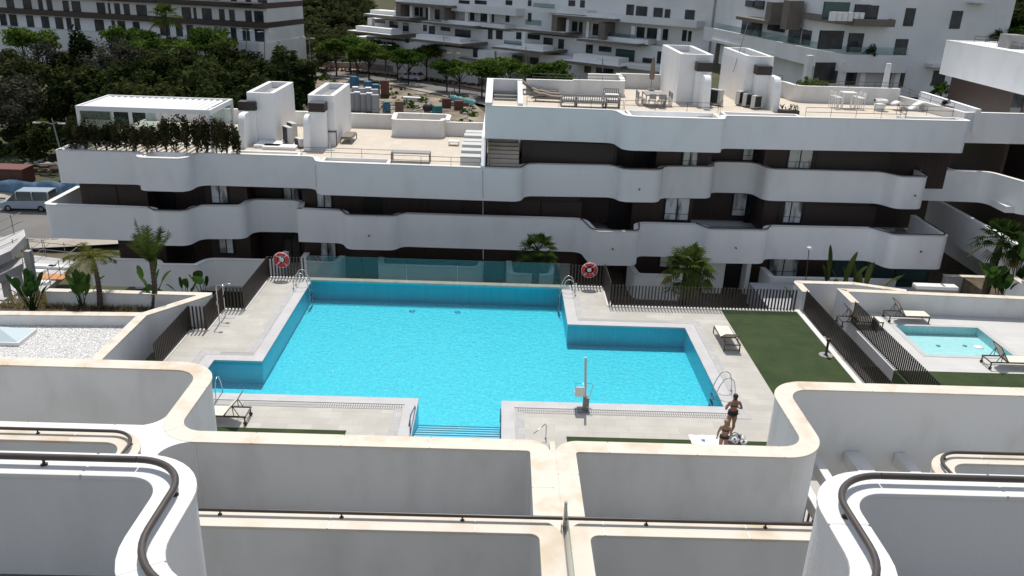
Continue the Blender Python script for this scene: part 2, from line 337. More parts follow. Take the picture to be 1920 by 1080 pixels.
def ringmesh(poly, d0, d1, z0, z1, skip=()):
    a, b = ring_poly(poly, d0), ring_poly(poly, d1); n = len(poly); m = MB()
    for i in range(n):
        if i in skip: continue
        j = (i+1) % n
        m.add([(*a[i], z0), (*a[j], z0), (*b[j], z0), (*b[i], z0), (*a[i], z1), (*a[j], z1), (*b[j], z1), (*b[i], z1)],
              [(4, 5, 6, 7), (0, 1, 5, 4), (2, 3, 7, 6)])
    return m
pool = thing('swimming_pool', 'large turquoise swimming pool with wide entry steps and a white stone edge', 'swimming pool', (-2, 33, 0))
m = MB(); n = len(OUT); INN = ring_poly(OUT, -.004)
for i in range(n):
    a, b = INN[i], INN[(i+1) % n]; m.add([(*a, -1.02), (*b, -1.02), (*b, .0), (*a, .0)], [(0, 1, 2, 3)])
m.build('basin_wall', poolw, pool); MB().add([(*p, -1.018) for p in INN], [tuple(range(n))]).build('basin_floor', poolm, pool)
ringmesh(OUT, -.02, .46, -.05, .022, skip=(8,)).build('coping', copm, pool)
gm = ringmesh(OUT, .50, .82, -.02, .012, skip=(8,)); gm.build('drain_gutter', gutm, pool)
for a_ in ((-9.2, 26.42, 0, -3.3, 26.66, .016), (.95, 26.42, 0, 8.9, 26.66, .016), (3.95, 35.05, 0, 8.2, 35.27, .016), (-11.3, 30.48, 0, -9.95, 30.70, .016)): MB().box(*a_).build('overflow_grate', gratem, pool)
MB().box(-9.5, 39.02, -.1, 3.6, 39.34, .06).build('far_edge', cream, pool)
st = MB(); ns = MB()
for k in range(7):
    y0 = 24.3+.36*k; z = -.16-.125*k; st.box(-2.79, y0, -1.0, .35, y0+.36, z); ns.box(-2.78, y0+.315, z+.002, .34, y0+.362, z+.012)
st.build('entry_steps', stepm, pool); ns.build('step_nosing', navy, pool)
MB().add([(*p, -.075) for p in OUT], [tuple(range(n))]).build('water', water_m, kind='structure')
# main drains seen on the floor
dr = MB()
for px, py in ((773, 583), (858, 585)): p = P(px, py, -1.0); dr.lathe([(.16, -.015), (.16, .012), (.02, .014)], (p.x, p.y, -1.01), 12)
dr.build('floor_drain', mat('drain_blue', (.012, .30, .44), .4), pool)
# lawns
for (x0, y0, x1, y1, hh) in ((11.05, 26, 14.75, 36.72, .03), (-10.8, 20, P(650, 806).x, P(404, 801).y, .012), (P(1062, 820).x, 20, P(1298, 830).x, P(1180, 822).y, .012), (8.75, 22.6, 10.9, P(1410, 828).y, .012)):
    MB().box(x0, y0, -.3, x1, y1, hh).build('lawn', lawnm, kind='structure')
MB().box(11.0, 36.72, -.3, 14.78, 36.98, .06).build('kerb', whitep, kind='structure')
MB().box(14.75, 20, -.6, 15.0, 36.98, .07).build('kerb', whitep, kind='structure')
# children's terrace
kd = MB(); KX0, KX1, KY0, KY1 = 19.08, 23.08, 32.38, 35.52
for (x0, y0, x1, y1) in ((16.9, 30.72, KX0, 37.4), (KX1, 30.72, 27, 37.4), (KX0, 30.72, KX1, KY0), (KX0, KY1, KX1, 37.4)): kd.box(x0, y0, -.5, x1, y1, 0)
kd.build('wading_pool_deck', tilemat('pale_deck_stone', (.56, .55, .53), (.52, .51, .49), (.42, .41, .40), .9, .45, .005, .75, .35, .9, (.45, .445, .43)), kind='structure')
MB().box(16.9, 26, -.5, 40, 30.72, .02).build('lawn', lawnm, kind='structure')
MB().box(15.0, 24, -1.6, 16.9, 36.9, -1.3).build('sunken_path', concrete, kind='structure')
kp = thing('wading_pool', 'small pale aqua rectangular wading pool beside three sun loungers', 'swimming pool', (21, 34, 0))
m = MB(); kq0 = [(KX0, KY0), (KX1, KY0), (KX1, KY1), (KX0, KY1)]; kq = ring_poly(kq0, -.004)
for i in range(4): a, b = kq[i], kq[(i+1) % 4]; m.add([(*a, -.42), (*b, -.42), (*b, 0), (*a, 0)], [(0, 1, 2, 3)])
m.add([(*p, -.42) for p in kq], [(0, 1, 2, 3)]); m.build('basin', kidm, kp)
ringmesh(kq0, -.015, .22, -.03, .014).build('coping', copm, kp)
dr = MB()
for px, py in ((1759, 648), (1809, 648)): p = P(px, py, -.4); dr.lathe([(.10, -.02), (.10, .012), (.02, .014)], (p.x, p.y, -.41), 10)
dr.build('floor_drain', MT['drain_blue'], kp)
MB().add([(*p, -.06) for p in kq], [(0, 1, 2, 3)]).build('water', water_k, kind='structure')
# ================================================================ NEAR BUILDING (ours): stepped terraces with curved parapets
nb = thing('terraced_building', 'nearest white apartment building with curved cream-topped terrace parapets and brown handrails', 'building', (0, 4, 0))
def parapet(path, r, t, z1, h, copm_, over=.03, L=1.9, n=10, both=True):
    pts = fillet(path, r, n); mb = MB(); wall(mb, pts, t, z1-h, z1-.004); mb.build('parapet_wall', white2, nb)
    cb = MB()
    for seg in chop(pts, L, .016): wall(cb, seg, t+2*over, z1-.045, z1)
    cb.build('coping', copm_, nb, bevel=.008)
    return pts
def handrail(pts, z, rr=.026, every=1.6, up=.075, start=.7):
    mb = MB(); v = [Vector((p.x, p.y, z+up)) for p in pts]; mb.tube(v, rr, 10)
    h = nb_rail = mb.build('handrail', rail_m, nb)
    acc = start
    for i in range(len(pts)-1):
        d_ = (pts[i+1]-pts[i]).length
        while acc < d_:
            q = pts[i]+(pts[i+1]-pts[i])*(acc/d_); pb = MB(); pb.tube([(q.x, q.y, z), (q.x, q.y, z+up)], .012, 6); pb.lathe([(.03, 0), (.03, .008), (.01, .009)], (q.x, q.y, z), 8); pb.build('rail_post', metal_d, h); acc += every
        acc -= d_
CT = .385
zC, zB, zA = 5.6, 8.5, 11.4
parapet([(-16, 18.68), (-7.15, 18.68), (-7.15, 15.42), (1.07, 15.42), (1.07, 8.6)], [0, .85, .75, .30, 0], CT, zC, 2.2, cream)
parapet([(1.62, 8.6), (1.62, 15.42), (7.25, 15.42), (7.25, 18.56), (22, 18.56)], [0, .30, .75, .75, 0], CT, zC, 2.75, cream)
MB().box(1.285, 8.6, 3.4, 1.405, 15.62, zC-.012).build('party_wall', cream, nb)
# planter void behind the left bulge: cross wall, and wall running back to our side
parapet([(-16, 15.62), (-7.55, 15.62)], 0, .36, zC-.003, 2.2, whitep)
parapet([(-7.2, 15.3), (-7.2, 8.6)], 0, .40, zC-.005, 2.2, whitep)
def webfill(cx, cy, sx, sy, r, z):
    pts = [(cx, cy)]+[(cx+sx*(r-r*math.cos(a)), cy+sy*(r-r*math.sin(a))) for a in [math.pi/2*k/8 for k in range(9)]]
    return [(p[0], p[1]) for p in pts]
jf = MB()
def arc(cx, cy, r, a0, a1, n=9): return [(cx+r*math.cos(R(a0+(a1-a0)*k/n)), cy+r*math.sin(R(a0+(a1-a0)*k/n))) for k in range(n+1)]
jf.prism(arc(-7.91, 16.35, .55, -90, 0)+[(-7.0, 16.2), (-6.9, 15.6), (-6.37, 15.3)]+arc(-6.37, 14.59, .62, 90, 180)+[(-7.0, 14.2), (-7.40, 14.2), (-7.91, 14.8), (-7.91, 15.45)], zC-2.0, zC-.007)
jf.build('coping', whitep, nb)
# pergola beams in the right-hand void
bz = PY(1610, 846, 18.35).z
for (xa, xb) in ((7.62, 7.82), (8.3, 8.52), (9.28, 9.72), (10.62, 10.9), (12.2, 12.5)):
    MB().box(xa, 12.0, bz-.35, xb, 18.35, bz).build('pergola_beam', white2, nb, bevel=.01)
# terrace floors
MB().box(-16, 8.5, 3.3, 7.05, 15.3, 3.6).build('terrace_floor', concrete, nb)
MB().box(-14, 3.6, 6.4, 16, 8.8, 6.7).build('terrace_floor', concrete, nb)
MB().box(-12, .6, 10.0, 12, 5.7, 10.36).build('terrace_floor', mat('brown_terrace_tile', (.16, .13, .105), .8, c2=(.13, .105, .085), vs=2), nb)
MB().box(-16, 8.4, -.3, 22, 14.8, 3.25).build('lower_storey', white2, nb)
# level B
pB1 = parapet([(-14, 10.79), (-5.36, 10.79), (-5.36, 8.9), (.82, 8.9), (.82, 3.4)], [0, .45, .45, .28, 0], .29, zB, 1.85, cream, .015)
pB2 = parapet([(1.165, 3.4), (1.165, 8.9), (6.86, 8.9), (6.86, 10.82), (16, 10.82)], [0, .28, .45, .45, 0], .29, zB, 1.85, cream, .015)
MB().box(.968, 3.4, 6.6, 1.018, 9.04, zB-.02).build('party_wall', cream, nb)
q = fillet([(-14, 10.82), (-5.36, 10.82), (-5.36, 8.98), (.98, 8.98)], [0, .40, .5, 0], 10); handrail(q, zB)
q = fillet([(1.0, 8.98), (6.86, 8.98), (6.86, 10.85), (16, 10.85)], [0, .5, .40, 0], 10); handrail(q, zB, start=1.1)
# level A
pA1 = parapet([(-11, 5.83), (-2.5, 5.83), (-2.5, 4.27), (.8, 4.27)], [0, .44, .66, 0], .30, zA, 1.5, whitep, .015, 1.9)
pA2 = parapet([(12, 5.86), (2.83, 5.86), (2.83, 4.27), (1.1, 4.27)], [0, .44, .66, 0], .30, zA, 1.5, whitep, .015, 1.9)
handrail(fillet([(-11, 5.80), (-2.93, 5.80)], 0), zA, .029, start=.9); handrail(fillet([(-2.92, 5.80), (-2.48, 5.80), (-2.48, 4.27), (.8, 4.27)], [0, .46, .66, 0], 12), zA, .029, 1.05, start=.62)
handrail(fillet([(12, 5.84), (3.31, 5.84)], 0), zA, .029, start=.8); handrail(fillet([(3.30, 5.84), (2.83, 5.84), (2.83, 4.27), (1.1, 4.27)], [0, .46, .66, 0], 12), zA, .029, 1.05, start=.75)
# glass privacy screen on the party wall
gs = MB().box(.985, 6.2, zB-.02, 1.003, 8.82, zB+.42); sc_ = gs.build('privacy_screen', clearg, nb)
MB().box(.975, 6.2, zB-.04, 1.013, 8.84, zB+.02).build('screen_rail', grey_m, sc_)
MB().box(.975, 8.82, zB-.04, 1.013, 8.86, zB+.44).build('screen_post', steel, sc_)
# ================================================================ FENCES
def fence(pa, pb, label, h=1.15, kerb=True, z=0.0, sp=.16, group='dark slat fences around the pools'):
    pa, pb = Vector((pa[0], pa[1])), Vector((pb[0], pb[1])); L = (pb-pa).length; u = (pb-pa)/L; nrm = Vector((-u.y, u.x))
    t = thing('slat_fence', label, 'fence', (pa.x, pa.y, z), group=group)
    mb = MB(); n_ = int(L/sp)
    for k in range(n_+1):
        c = pa+u*min(L, (k+.3)*sp); a = Vector((c.x, c.y, z+.06))
        mb.obox(a-Vector((u.x, u.y, 0))*.034-Vector((nrm.x, nrm.y, 0))*.02, Vector((u.x, u.y, 0))*.068, Vector((nrm.x, nrm.y, 0))*.04, (0, 0, h-.06))
    mb.build('slat_panel', metal_d, t)
    rb = MB(); rb.bar((pa.x, pa.y, z+.12), (pb.x, pb.y, z+.12), .03, .03); rb.build('rail', metal_d, t)
    if kerb:
        k = MB(); o = nrm*.09; k.obox((pa.x-o.x, pa.y-o.y, z-.25), Vector((u.x, u.y, 0))*L, Vector((nrm.x, nrm.y, 0))*.18, (0, 0, .3)); k.build('kerb', whitep, t)
    return t
fl = [P(*q, 0) for q in ((300, 690), (356.7, 619), (393.6, 614), (413, 589), (463.6, 577), (499.6, 526.5), (566, 526))]
xsL = [fl[1].x, fl[3].x, fl[5].x]
F = [(fl[1].x, 29.0), (fl[1].x, fl[1].y), (fl[3].x, fl[1].y), (fl[3].x, fl[3].y+.5), (fl[5].x, fl[3].y+.5), (fl[5].x, 39.3), (-9.75, 39.3)]
fence(F[0], F[1], 'dark slat fence beside the gravel roof wall, nearest stretch left of the pool')
fence(F[1], F[2], 'short dark slat fence return facing the camera, in front of the shower on the left')
fence(F[2], F[3], 'dark slat fence stretch directly behind the shower pole on the left')
fence(F[3], F[4], 'short dark slat fence return between the shower and the long left fence')
fence(F[4], F[5], 'dark slat fence running to the left lifebuoy corner of the pool')
fence(F[5], F[6], 'short dark slat fence carrying the red lifebuoy left of the glass screen')
fence((3.85, 39.3), (5.5, 39.3), 'short dark slat fence carrying the red lifebuoy right of the glass screen', h=1.2)
fence((5.55, 39.4), (5.55, 36.8), 'narrow dark slat fence seen edge-on beside the right lifebuoy', h=1.3)
fence((5.62, 36.78), (14.72, 36.85), 'long dark slat fence along the deck and the far end of the lawn')
fence((15.12, 36.85), (15.12, 25.5), 'dark slat fence along the right side of the lawn', kerb=False)
fence((17.0, 35.6), (17.0, 25.5), 'dark slat fence with a grey sign along the wading pool terrace', kerb=False)
fence((27.1, 37.3), (27.1, 30), 'dark slat fence at the far right of the wading pool terrace')
sg = thing('sign_panel', 'blank grey sign panel fixed on the wading pool fence', 'sign', (17.1, 33.6, .5))
p = P(1610, 632, .75); MB().box(17.06, 33.15, .62, 17.09, 33.75, 1.15).build('panel', grey_m, sg); MB().box(17.05, 33.13, 1.15, 17.10, 33.77, 1.18).build('top_edge', steel, sg)
# ================================================================ GLASS SCREEN
gb = thing('glass_screen', 'tinted frameless glass screen along the far edge of the pool', 'glass screen', (-3, 39.42, 0))
xx = [-9.7, -6.9, -4.6, -2.0, .4, 3.8]
for a, b in zip(xx, xx[1:]): MB().box(a+.01, 39.40, -.1, b-.01, 39.425, 1.22).build('glass_panel', tealg, gb)
MB().box(-9.7, 39.36, -.2, 3.8, 39.47, .03).build('base_channel', cream, gb)
# ================================================================ WALLS AROUND THE DECK
def gwall(path, t, z0, z1, label, cop=cream, r=0, m_=white2, name='garden_wall'):
    pts = fillet(path, r, 6); o = pts[0]
    th = thing(name, label, 'wall', (o.x, o.y, z0)); mb = MB(); wall(mb, pts, t, z0, z1-.05); mb.build('wall', m_, th)
    cb = MB()
    for s_ in chop(pts, 1.6, .008): wall(cb, s_, t+.05, z1-.05, z1)
    cb.build('coping', cop, th); return th
zW = 1.25
a, b, c, e = P(-40, 586, zW), P(263, 589, zW), P(392, 550, zW), P(178, 676, zW)
gwall([(a.x, a.y), (b.x, b.y)], .34, -.5, zW, 'low cream-topped wall between the white gravel roof and the palm bed')
gwall([(c.x, c.y), (b.x+.1, b.y-.02), (e.x, e.y-2.5)], .36, -.5, zW-.004, 'bent cream-topped wall between the gravel roof and the slat fence', r=.3)
a2, c2_ = P(88, 543, zW), P(396, 551, zW)
gwall([(a2.x, a2.y), (c2_.x, c2_.y)], .3, -1.5, zW-.008, 'long low wall behind the palm bed on the left')
MB().prism([(-30, 15), (e.x+.8, 15), (e.x+.1, e.y), (b.x, b.y), (-30, b.y)], -.3, .78).build('gravel_roof', gravelm, kind='structure')
bedp = MB().prism([(-22, b.y+.1), (b.x, b.y+.1), (c.x, c.y), (c.x, a2.y), (-22, a2.y)], -.6, .55); bedp.build('planting_bed', soilm, kind='structure')
sk = P(8, 632, .8); t = thing('skylight', 'translucent pyramid skylight on the white gravel roof', 'skylight', (sk.x, sk.y, .78))
MB().box(sk.x-1.3, sk.y-.75, .78, sk.x+1.0, sk.y+.6, .93).build('frame', plas, t)
MB().add([(sk.x-1.25, sk.y-.7, .932), (sk.x+.95, sk.y-.7, .932), (sk.x+.95, sk.y+.55, .932), (sk.x-1.25, sk.y+.55, .932), (sk.x-.15, sk.y-.08, 1.3)], [(0, 1, 4), (1, 2, 4), (2, 3, 4), (3, 0, 4)]).build('dome', mat('frosted_dome', (.50, .58, .60), .15), t)
# right-hand walls round the private terrace
zR = 1.05
a, b, c = P(1500, 596, zR-.35), P(1452, 527, zR), P(1870, 556, zR)
gwall([(15.12, 36.9), (15.12, P(1452, 527, zR).y), (P(1600, 531, zR).x, P(1600, 531, zR).y), (P(1700, 545, zR).x, P(1700, 545, zR).y)], .32, -3, zR, 'white garden wall with pale top behind the lawn corner of the fence', r=.1)
a, b, c, dd = P(1588, 594, zR), P(1542, 542, zR), P(1866, 557, zR), P(1788, 517, zR)
gwall([(17.05, 35.7), (17.05, b.y), (27.2, c.y), (27.2, dd.y+.4)], .34, -3, zR-.006, 'white cream-topped wall behind the wading pool loungers')
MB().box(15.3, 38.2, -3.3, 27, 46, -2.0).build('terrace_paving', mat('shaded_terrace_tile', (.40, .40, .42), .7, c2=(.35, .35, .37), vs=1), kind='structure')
# ================================================================ BUILDING ACROSS THE POOL
fb = thing('apartment_building', 'long white apartment building across the pool with wavy balcony bands and brown cladding', 'building', (0, 50, -3.4))
def band(path, z0, z1, r=.7, t=.3, m_=white, cop=whitep, name='balcony_band'):
    pts = fillet(path, r, 8); mb = MB(); wall(mb, pts, t, z0, z1-.04, side=1); o = mb.build(name, m_, fb)
    cb = MB(); wall(cb, offset(pts, -.02), t+.04, z1-.04, z1, side=1); cb.build('band_coping', cop, fb); return pts
b1 = [(-26.3, 52.5), (-26.3, 48.2), (-21.5, 48.4), (-21.1, 47.05), (-18.3, 47.1), (-18.15, 48.75), (-11.2, 48.8), (-10.8, 47.45), (1.3, 47.3), (1.6, 48.65), (7.0, 49.0), (7.4, 48.0), (9.75, 48.15), (10.0, 49.2), (13.25, 49.5), (13.5, 51.0), (16.2, 51.1), (16.6, 49.4), (23.8, 49.6), (24.4, 48.45), (26.2, 48.55), (26.35, 50.75), (31.0, 50.7), (31.9, 48.0), (38, 47.6)]
b2 = [(-27.1, 51.5), (-27.1, 47.2), (-20.6, 47.1), (-20.2, 46.4), (-18.4, 46.5), (-18.1, 47.85), (-15.5, 48.1), (-15.4, 49.6), (-12.35, 49.75), (-12.2, 47.9), (-9.5, 47.85), (-9.0, 46.75), (-6.2, 46.85), (-5.8, 47.6), (5.1, 47.6), (5.5, 45.3), (8.25, 45.4), (8.5, 47.2), (12.15, 47.25), (12.55, 46.3), (16.05, 46.45), (16.45, 47.4), (23.0, 47.65), (23.6, 46.3), (27.1, 46.45), (27.1, 51)]
b0 = [(-.95, 53.3), (-.95, 48.75), (6.7, 48.6), (7.1, 46.6), (12.75, 46.8), (13.1, 48.05), (28.2, 49.1), (28.5, 52.4), (38, 53)]
Z0, Z1, Z2, Z3 = 7.6, 4.2, 1.15, -1.8
r1 = [.0, .05]+[.65]*22+[0]; r2_ = [0, .5]+[.6]*22+[.5, 0]
r2_[9] = .05; r2_[8] = .7
band(b0, Z0-1.95, Z0, [0, .1, .5, .7, .35, .5, .35, .5, 0]); band(b1, Z1-2.0, Z1, r1); band(b2, Z2-2.1, Z2, r2_)
for pth, r_ in (([(-24.2, 46.0), (-20.3, 46.1), (-19.9, 45.4), (-17.7, 45.5), (-17.3, 46.6), (-13.4, 46.7), (-13.0, 48.5)], .5), ([(-12, 48.4), (-12, 46.6), (-9.6, 46.6), (-9.4, 48)], .6), ([(-7.3, 48), (-7.2, 46.5), (-.9, 46.5), (-.8, 47.8)], .7),
                ([(.6, 48), (.7, 45.6), (3.4, 45.6), (3.6, 48)], .6), ([(8.2, 48.2), (8.4, 46.2), (11.6, 46.2), (11.8, 48.2)], .5), ([(16.6, 48.3), (16.7, 46.4), (24.5, 46.6)], .3)):
    band(pth, -3.5, Z3, r_, name='garden_parapet')
# brown storeys
def clad(path, z0, z1, t=.25): mb = MB(); wall(mb, [Vector(p) for p in path], t, z0, z1, side=1); mb.build('clad_wall', brown, fb)
clad([(-25.6, 53), (-25.6, 48.95), (-21.6, 49.1), (-21.6, 50.8), (-18.2, 50.8), (-18.2, 49.5), (-15.6, 49.5), (-15.6, 51.2), (-12.2, 51.2), (-12.2, 49.5), (5.0, 49.4), (5.0, 51.2), (8.4, 51.2), (8.4, 49.5), (12.2, 49.6), (12.2, 52.4), (16.8, 52.4), (16.8, 49.95), (23.6, 50.1), (23.6, 52), (28.3, 52), (28.3, 56)], Z2-1.2, Z1-1.75)
clad([(-23.5, 53), (-23.5, 48.4), (-20.6, 48.4), (-20.6, 50.4), (-17.9, 50.4), (-17.9, 48.9), (-15.5, 48.9), (-15.5, 51.4), (-12.1, 51.4), (-12.1, 48.9), (5.1, 48.9), (5.1, 51), (8.3, 51), (8.3, 48.7), (12.3, 48.8), (12.3, 51), (16.2, 51), (16.2, 48.9), (27.2, 49.2), (27.2, 55)], -3.6, Z2-1.8)
clad([(1.35, 54), (1.35, 49.75), (7.2, 49.9), (7.2, 52), (9.7, 52), (9.7, 50.05), (13.2, 50.35), (13.2, 51.8), (16.5, 51.9), (16.5, 50.35), (28.3, 50.7), (28.3, 56)], Z1-1.2, Z0-1.75)
# roof slabs / floors
MB().box(-25.9, 48.9, Z1-1.6, -.95, 60, Z1-.24).build('roof_slab', roofm, fb)
MB().prism([(-.6, 49.2), (6.9, 49.2), (13.2, 48.6), (27.9, 49.6), (27.9, 60), (-.6, 60)], Z0-1.4, Z0-.22).build('roof_slab', roofm, fb)
MB().prism([(-10.9, 47.75), (-.95, 47.65), (-.95, 48.95), (-10.9, 48.95)], Z1-1.6, Z1-.243).build('roof_slab', roofm, fb)
MB().prism([(-.9, 48.9), (1.25, 48.9), (1.25, 60), (-.9, 60)], Z1-1.6, Z1-.24).build('roof_slab', roofm, fb)
for z in (Z1-2.0, Z2-2.1): MB().prism([(-25, 51.3), (28, 51.6), (28, 60), (-25, 60)], z+.05, z+.35).build('floor_slab', white, fb)
MB().box(-25, 53, -6.5, 27, 60, Z1-1.65).build('rear_core', white, fb); MB().box(1.4, 54, 2, 27.8, 60, Z0-1.45).build('rear_core', white, fb)
# balcony voids on the roof bands: cream shelf and inner back wall
for (x0, x1, yf, yb, z) in ((-20.7, -18.7, 47.35, 48.6, Z1), (-10.4, -6.7, 47.75, 48.7, Z1), (7.5, 12.5, 47.1, 48.75, Z0), (-16.3, -12.3, 49.1, 49.7, Z1), (13.3, 17.6, 48.5, 49.4, Z0), (24.4, 27.7, 49.2, 50.2, Z0)):
    MB().box(x0, yf, z-.95, x1, yb, z-.85).build('void_floor', white, fb); w_ = MB(); w_.box(x0, yb, z-.95, x1, yb+.16, z-.015); w_.build('void_wall', white, fb)
    MB().box(x0-.18, yf, z-.95, x0, yb+.14, z-.012).build('void_cheek', whitep, fb); MB().box(x1, yf, z-.95, x1+.18, yb+.14, z-.012).build('void_cheek', whitep, fb)
# thin render joint between the two wings
MB().tube([PY(905, 318, 47.2), PY(905.5, 371, 47.2)], .015, 5).build('render_joint', grey_m, fb)
MB().tube([PY(905.5, 374, 48.6), (PY(906, 486, 47.5))], .018, 5).build('downpipe', plas, fb)
# openings: pixel rectangle on a facade plane -> a window standing in that wall
def window(px0, py0, px1, py1, y, kind='c', bars=1):
    a, b = PY((px0+px1)/2, py0, y), PY((px0+px1)/2, py1, y); x0, x1 = PY(px0, (py0+py1)/2, y).x, PY(px1, (py0+py1)/2, y).x; z1, z0 = a.z+(.12 if kind == 'c' else .3), b.z-(.06 if kind == 'c' else .5)
    f = MB(); e = .07
    f.box(x0-e, y-.06, z0, x0, y+.05, z1+e); f.box(x1, y-.06, z0, x1+e, y+.05, z1+e); f.box(x0, y-.06, z1, x1, y+.05, z1+e)
    for k in range(bars): xm = x0+(x1-x0)*(k+1)/(bars+1); f.box(xm-.03, y-.055, z0, xm+.03, y+.04, z1)
    if kind != 'o': f.box(x0, y-.058, z0, x1, y+.045, z0+.07); f.box(x0, y-.05, z0+(z1-z0)*.30, x1, y+.03, z0+(z1-z0)*.30+(.025 if px0 > 1200 else .0))
    o = f.build('window', frame_m, fb)
    MB().box(x0, y-.02, z0, x1, y+.02, z1).build('pane', {'c': pane_l, 'd': pane_d, 'o': dark, 'g': pane_g}[kind], o)
for a in ((397, 346, 426, 380, 49.45, 'c'), (533, 348, 560, 374, 51.15, 'c'), (595, 358, 621, 388, 49.45, 'c'), (293, 361, 326, 393, 50.75, 'o', 0), (684, 366, 712, 404, 49.4, 'o', 0), (1143, 381, 1185, 432, 51.15, 'o', 0),
          (1247, 375, 1291, 412, 49.5, 'c'), (1374, 366, 1398, 404, 52.35, 'c', 0), (1400, 366, 1413, 404, 52.35, 'd', 0), (1461, 382, 1502, 417, 50.0, 'c'),
          (412, 447, 437, 474, 48.85, 'c'), (533, 436, 561, 478, 51.35, 'd'), (602, 453, 629, 489, 48.85, 'c'), (320, 458, 360, 490, 50.35, 'o', 0), (690, 468, 720, 500, 48.85, 'o', 0), (1238, 472, 1262, 500, 48.7, 'c', 0), (1442, 482, 1495, 520, 48.9, 'c'),
          (1191, 281, 1220, 315, 51.95, 'o', 0), (1281, 282, 1307, 310, 50.1, 'c'), (1394, 272, 1412, 300, 51.85, 'c', 0), (1414, 272, 1428, 300, 51.85, 'd', 0), (1479, 277, 1522, 315, 50.4, 'c'), (1560, 484, 1740, 530, 48.95, 'g', 2)): window(*a)
for a in ((158, 348, 220, 384, 49.02), (806, 369, 866, 399, 49.35), (955, 374, 1013, 405, 49.35), (1015, 378, 1090, 408, 49.36), (470, 352, 528, 374, 51.15), (1530, 280, 1668, 320, 50.45), (1505, 385, 1640, 428, 50.03), (660, 455, 740, 500, 48.85), (1000, 268, 1150, 308, 49.78)):
    px0, py0, px1, py1, y = a; x0, x1 = PY(px0, (py0+py1)/2, y).x, PY(px1, (py0+py1)/2, y).x; z1 = PY((px0+px1)/2, py0, y).z; z0 = PY((px0+px1)/2, py1, y).z-.5
    MB().box(x0, y-.045, z0, x1, y, z1).build('shutter', mat('brown_shutter', (.036, .024, .020), .5), fb)
# entrance: white portal with dark door
ent = MB(); xa, xb = PY(1318, 520, 48.2).x, PY(1352, 520, 48.2).x; ent.box(xa, 47.6, -3.5, xb, 48.75, Z2-2.0); ent.build('entrance_wall', white, fb)
xa2 = PY(1392, 520, 48.2).x; MB().box(xa2, 47.6, -3.5, xa2+.25, 48.75, Z2-2.0).build('entrance_wall', white, fb)
MB().box(xb, 48.6, -3.5, xa2, 48.72, Z2-2.0).build('entrance_door', dark, fb)
# dark cap rails on the projecting balconies
def caprail(path, z, r=.5):
    pts = fillet(path, r, 8); mb = MB(); mb.tube([(p.x, p.y, z+.07) for p in pts], .035, 6); o = mb.build('balcony_rail', metal_d, fb)
    for p in pts[::6]: MB().tube([(p.x, p.y, z-.01), (p.x, p.y, z+.05)], .014, 5).build('rail_post', metal_d, o)
caprail([(-20.9, 47.3), (-20.3, 46.55), (-18.5, 46.62), (-18.0, 47.9)], Z2); caprail([(-9.6, 48.0), (-9.0, 46.9), (-6.2, 46.97), (-5.6, 47.7)], Z2); caprail([(5.0, 47.7), (5.5, 45.42), (8.25, 45.5), (8.5, 47.3)], Z2)
caprail([(12.0, 47.4), (12.5, 46.42), (16.1, 46.58), (16.6, 47.55)], Z2); caprail([(22.7, 47.75), (23.6, 46.42), (27.0, 46.57), (27.0, 50)], Z2)
caprail([(-.8, 47.45), (1.25, 47.45), (1.7, 48.75), (2.2, 48.8)], Z1); caprail([(6.8, 49.1), (7.4, 48.12), (9.75, 48.27), (10.2, 49.3)], Z1); caprail([(23.5, 49.7), (24.4, 48.57), (26.2, 48.67), (26.35, 50.8), (28.5, 50.85)], Z1)
# drain spouts on the balcony faces
for px, py, y in ((692, 442, 46.7), (1149, 467, 45.25), (1199, 355, 48.0), (1716, 367, 48.35), (1380, 465, 46.25), (1727, 472, 46.3)):
    p = PY(px, py, y); MB().tube([(p.x, p.y+.06, p.z), (p.x, p.y-.07, p.z)], .045, 8).build('drain_spout', metal_d, fb)
# roof railings
def rrail(p0, p1, z, n_=None, hgt=.55, bars=(.55, .28), th=.016, parent=None):
    p0, p1 = Vector((p0[0], p0[1], z)), Vector((p1[0], p1[1], z)); mb = MB(); L = (p1-p0).length; k = max(1, int(L/1.5)) if n_ is None else n_
    for b in bars: mb.tube([p0+Vector((0, 0, b)), p1+Vector((0, 0, b))], th, 5)
    for i in range(k+1): q = p0+(p1-p0)*i/k; mb.tube([q, q+Vector((0, 0, hgt))], .013, 5)
    return mb.build('roof_railing', metal_d, parent or fb)
rrail((-25.5, 48.5), (-21.3, 48.6), Z1-.02); rrail((-18.2, 48.95), (-16.4, 48.95), Z1-.02); rrail((-12.0, 49.0), (-6.5, 48.95), Z1-.05); rrail((-6.4, 47.65), (-1.1, 47.55), Z1-.05); rrail((-.6, 47.6), (1.3, 47.6), Z1-.05); rrail((-26.1, 48.6), (-26.1, 56), Z1-.02)
rrail((1.5, 49.0), (7.2, 48.9), Z0-.02); rrail((7.3, 49.0), (12.9, 49.1), Z0-.02); rrail((12.9, 49.1), (13.5, 50.5), Z0-.02, 2); rrail((18.0, 48.7), (24.2, 49.1), Z0-.02); rrail((24.2, 49.2), (24.3, 50.6), Z0-.02, 2); rrail((23.0, 50.8), (28.0, 51.0), Z0-.02); rrail((28.0, 51.0), (28.0, 58.5), Z0+.2)
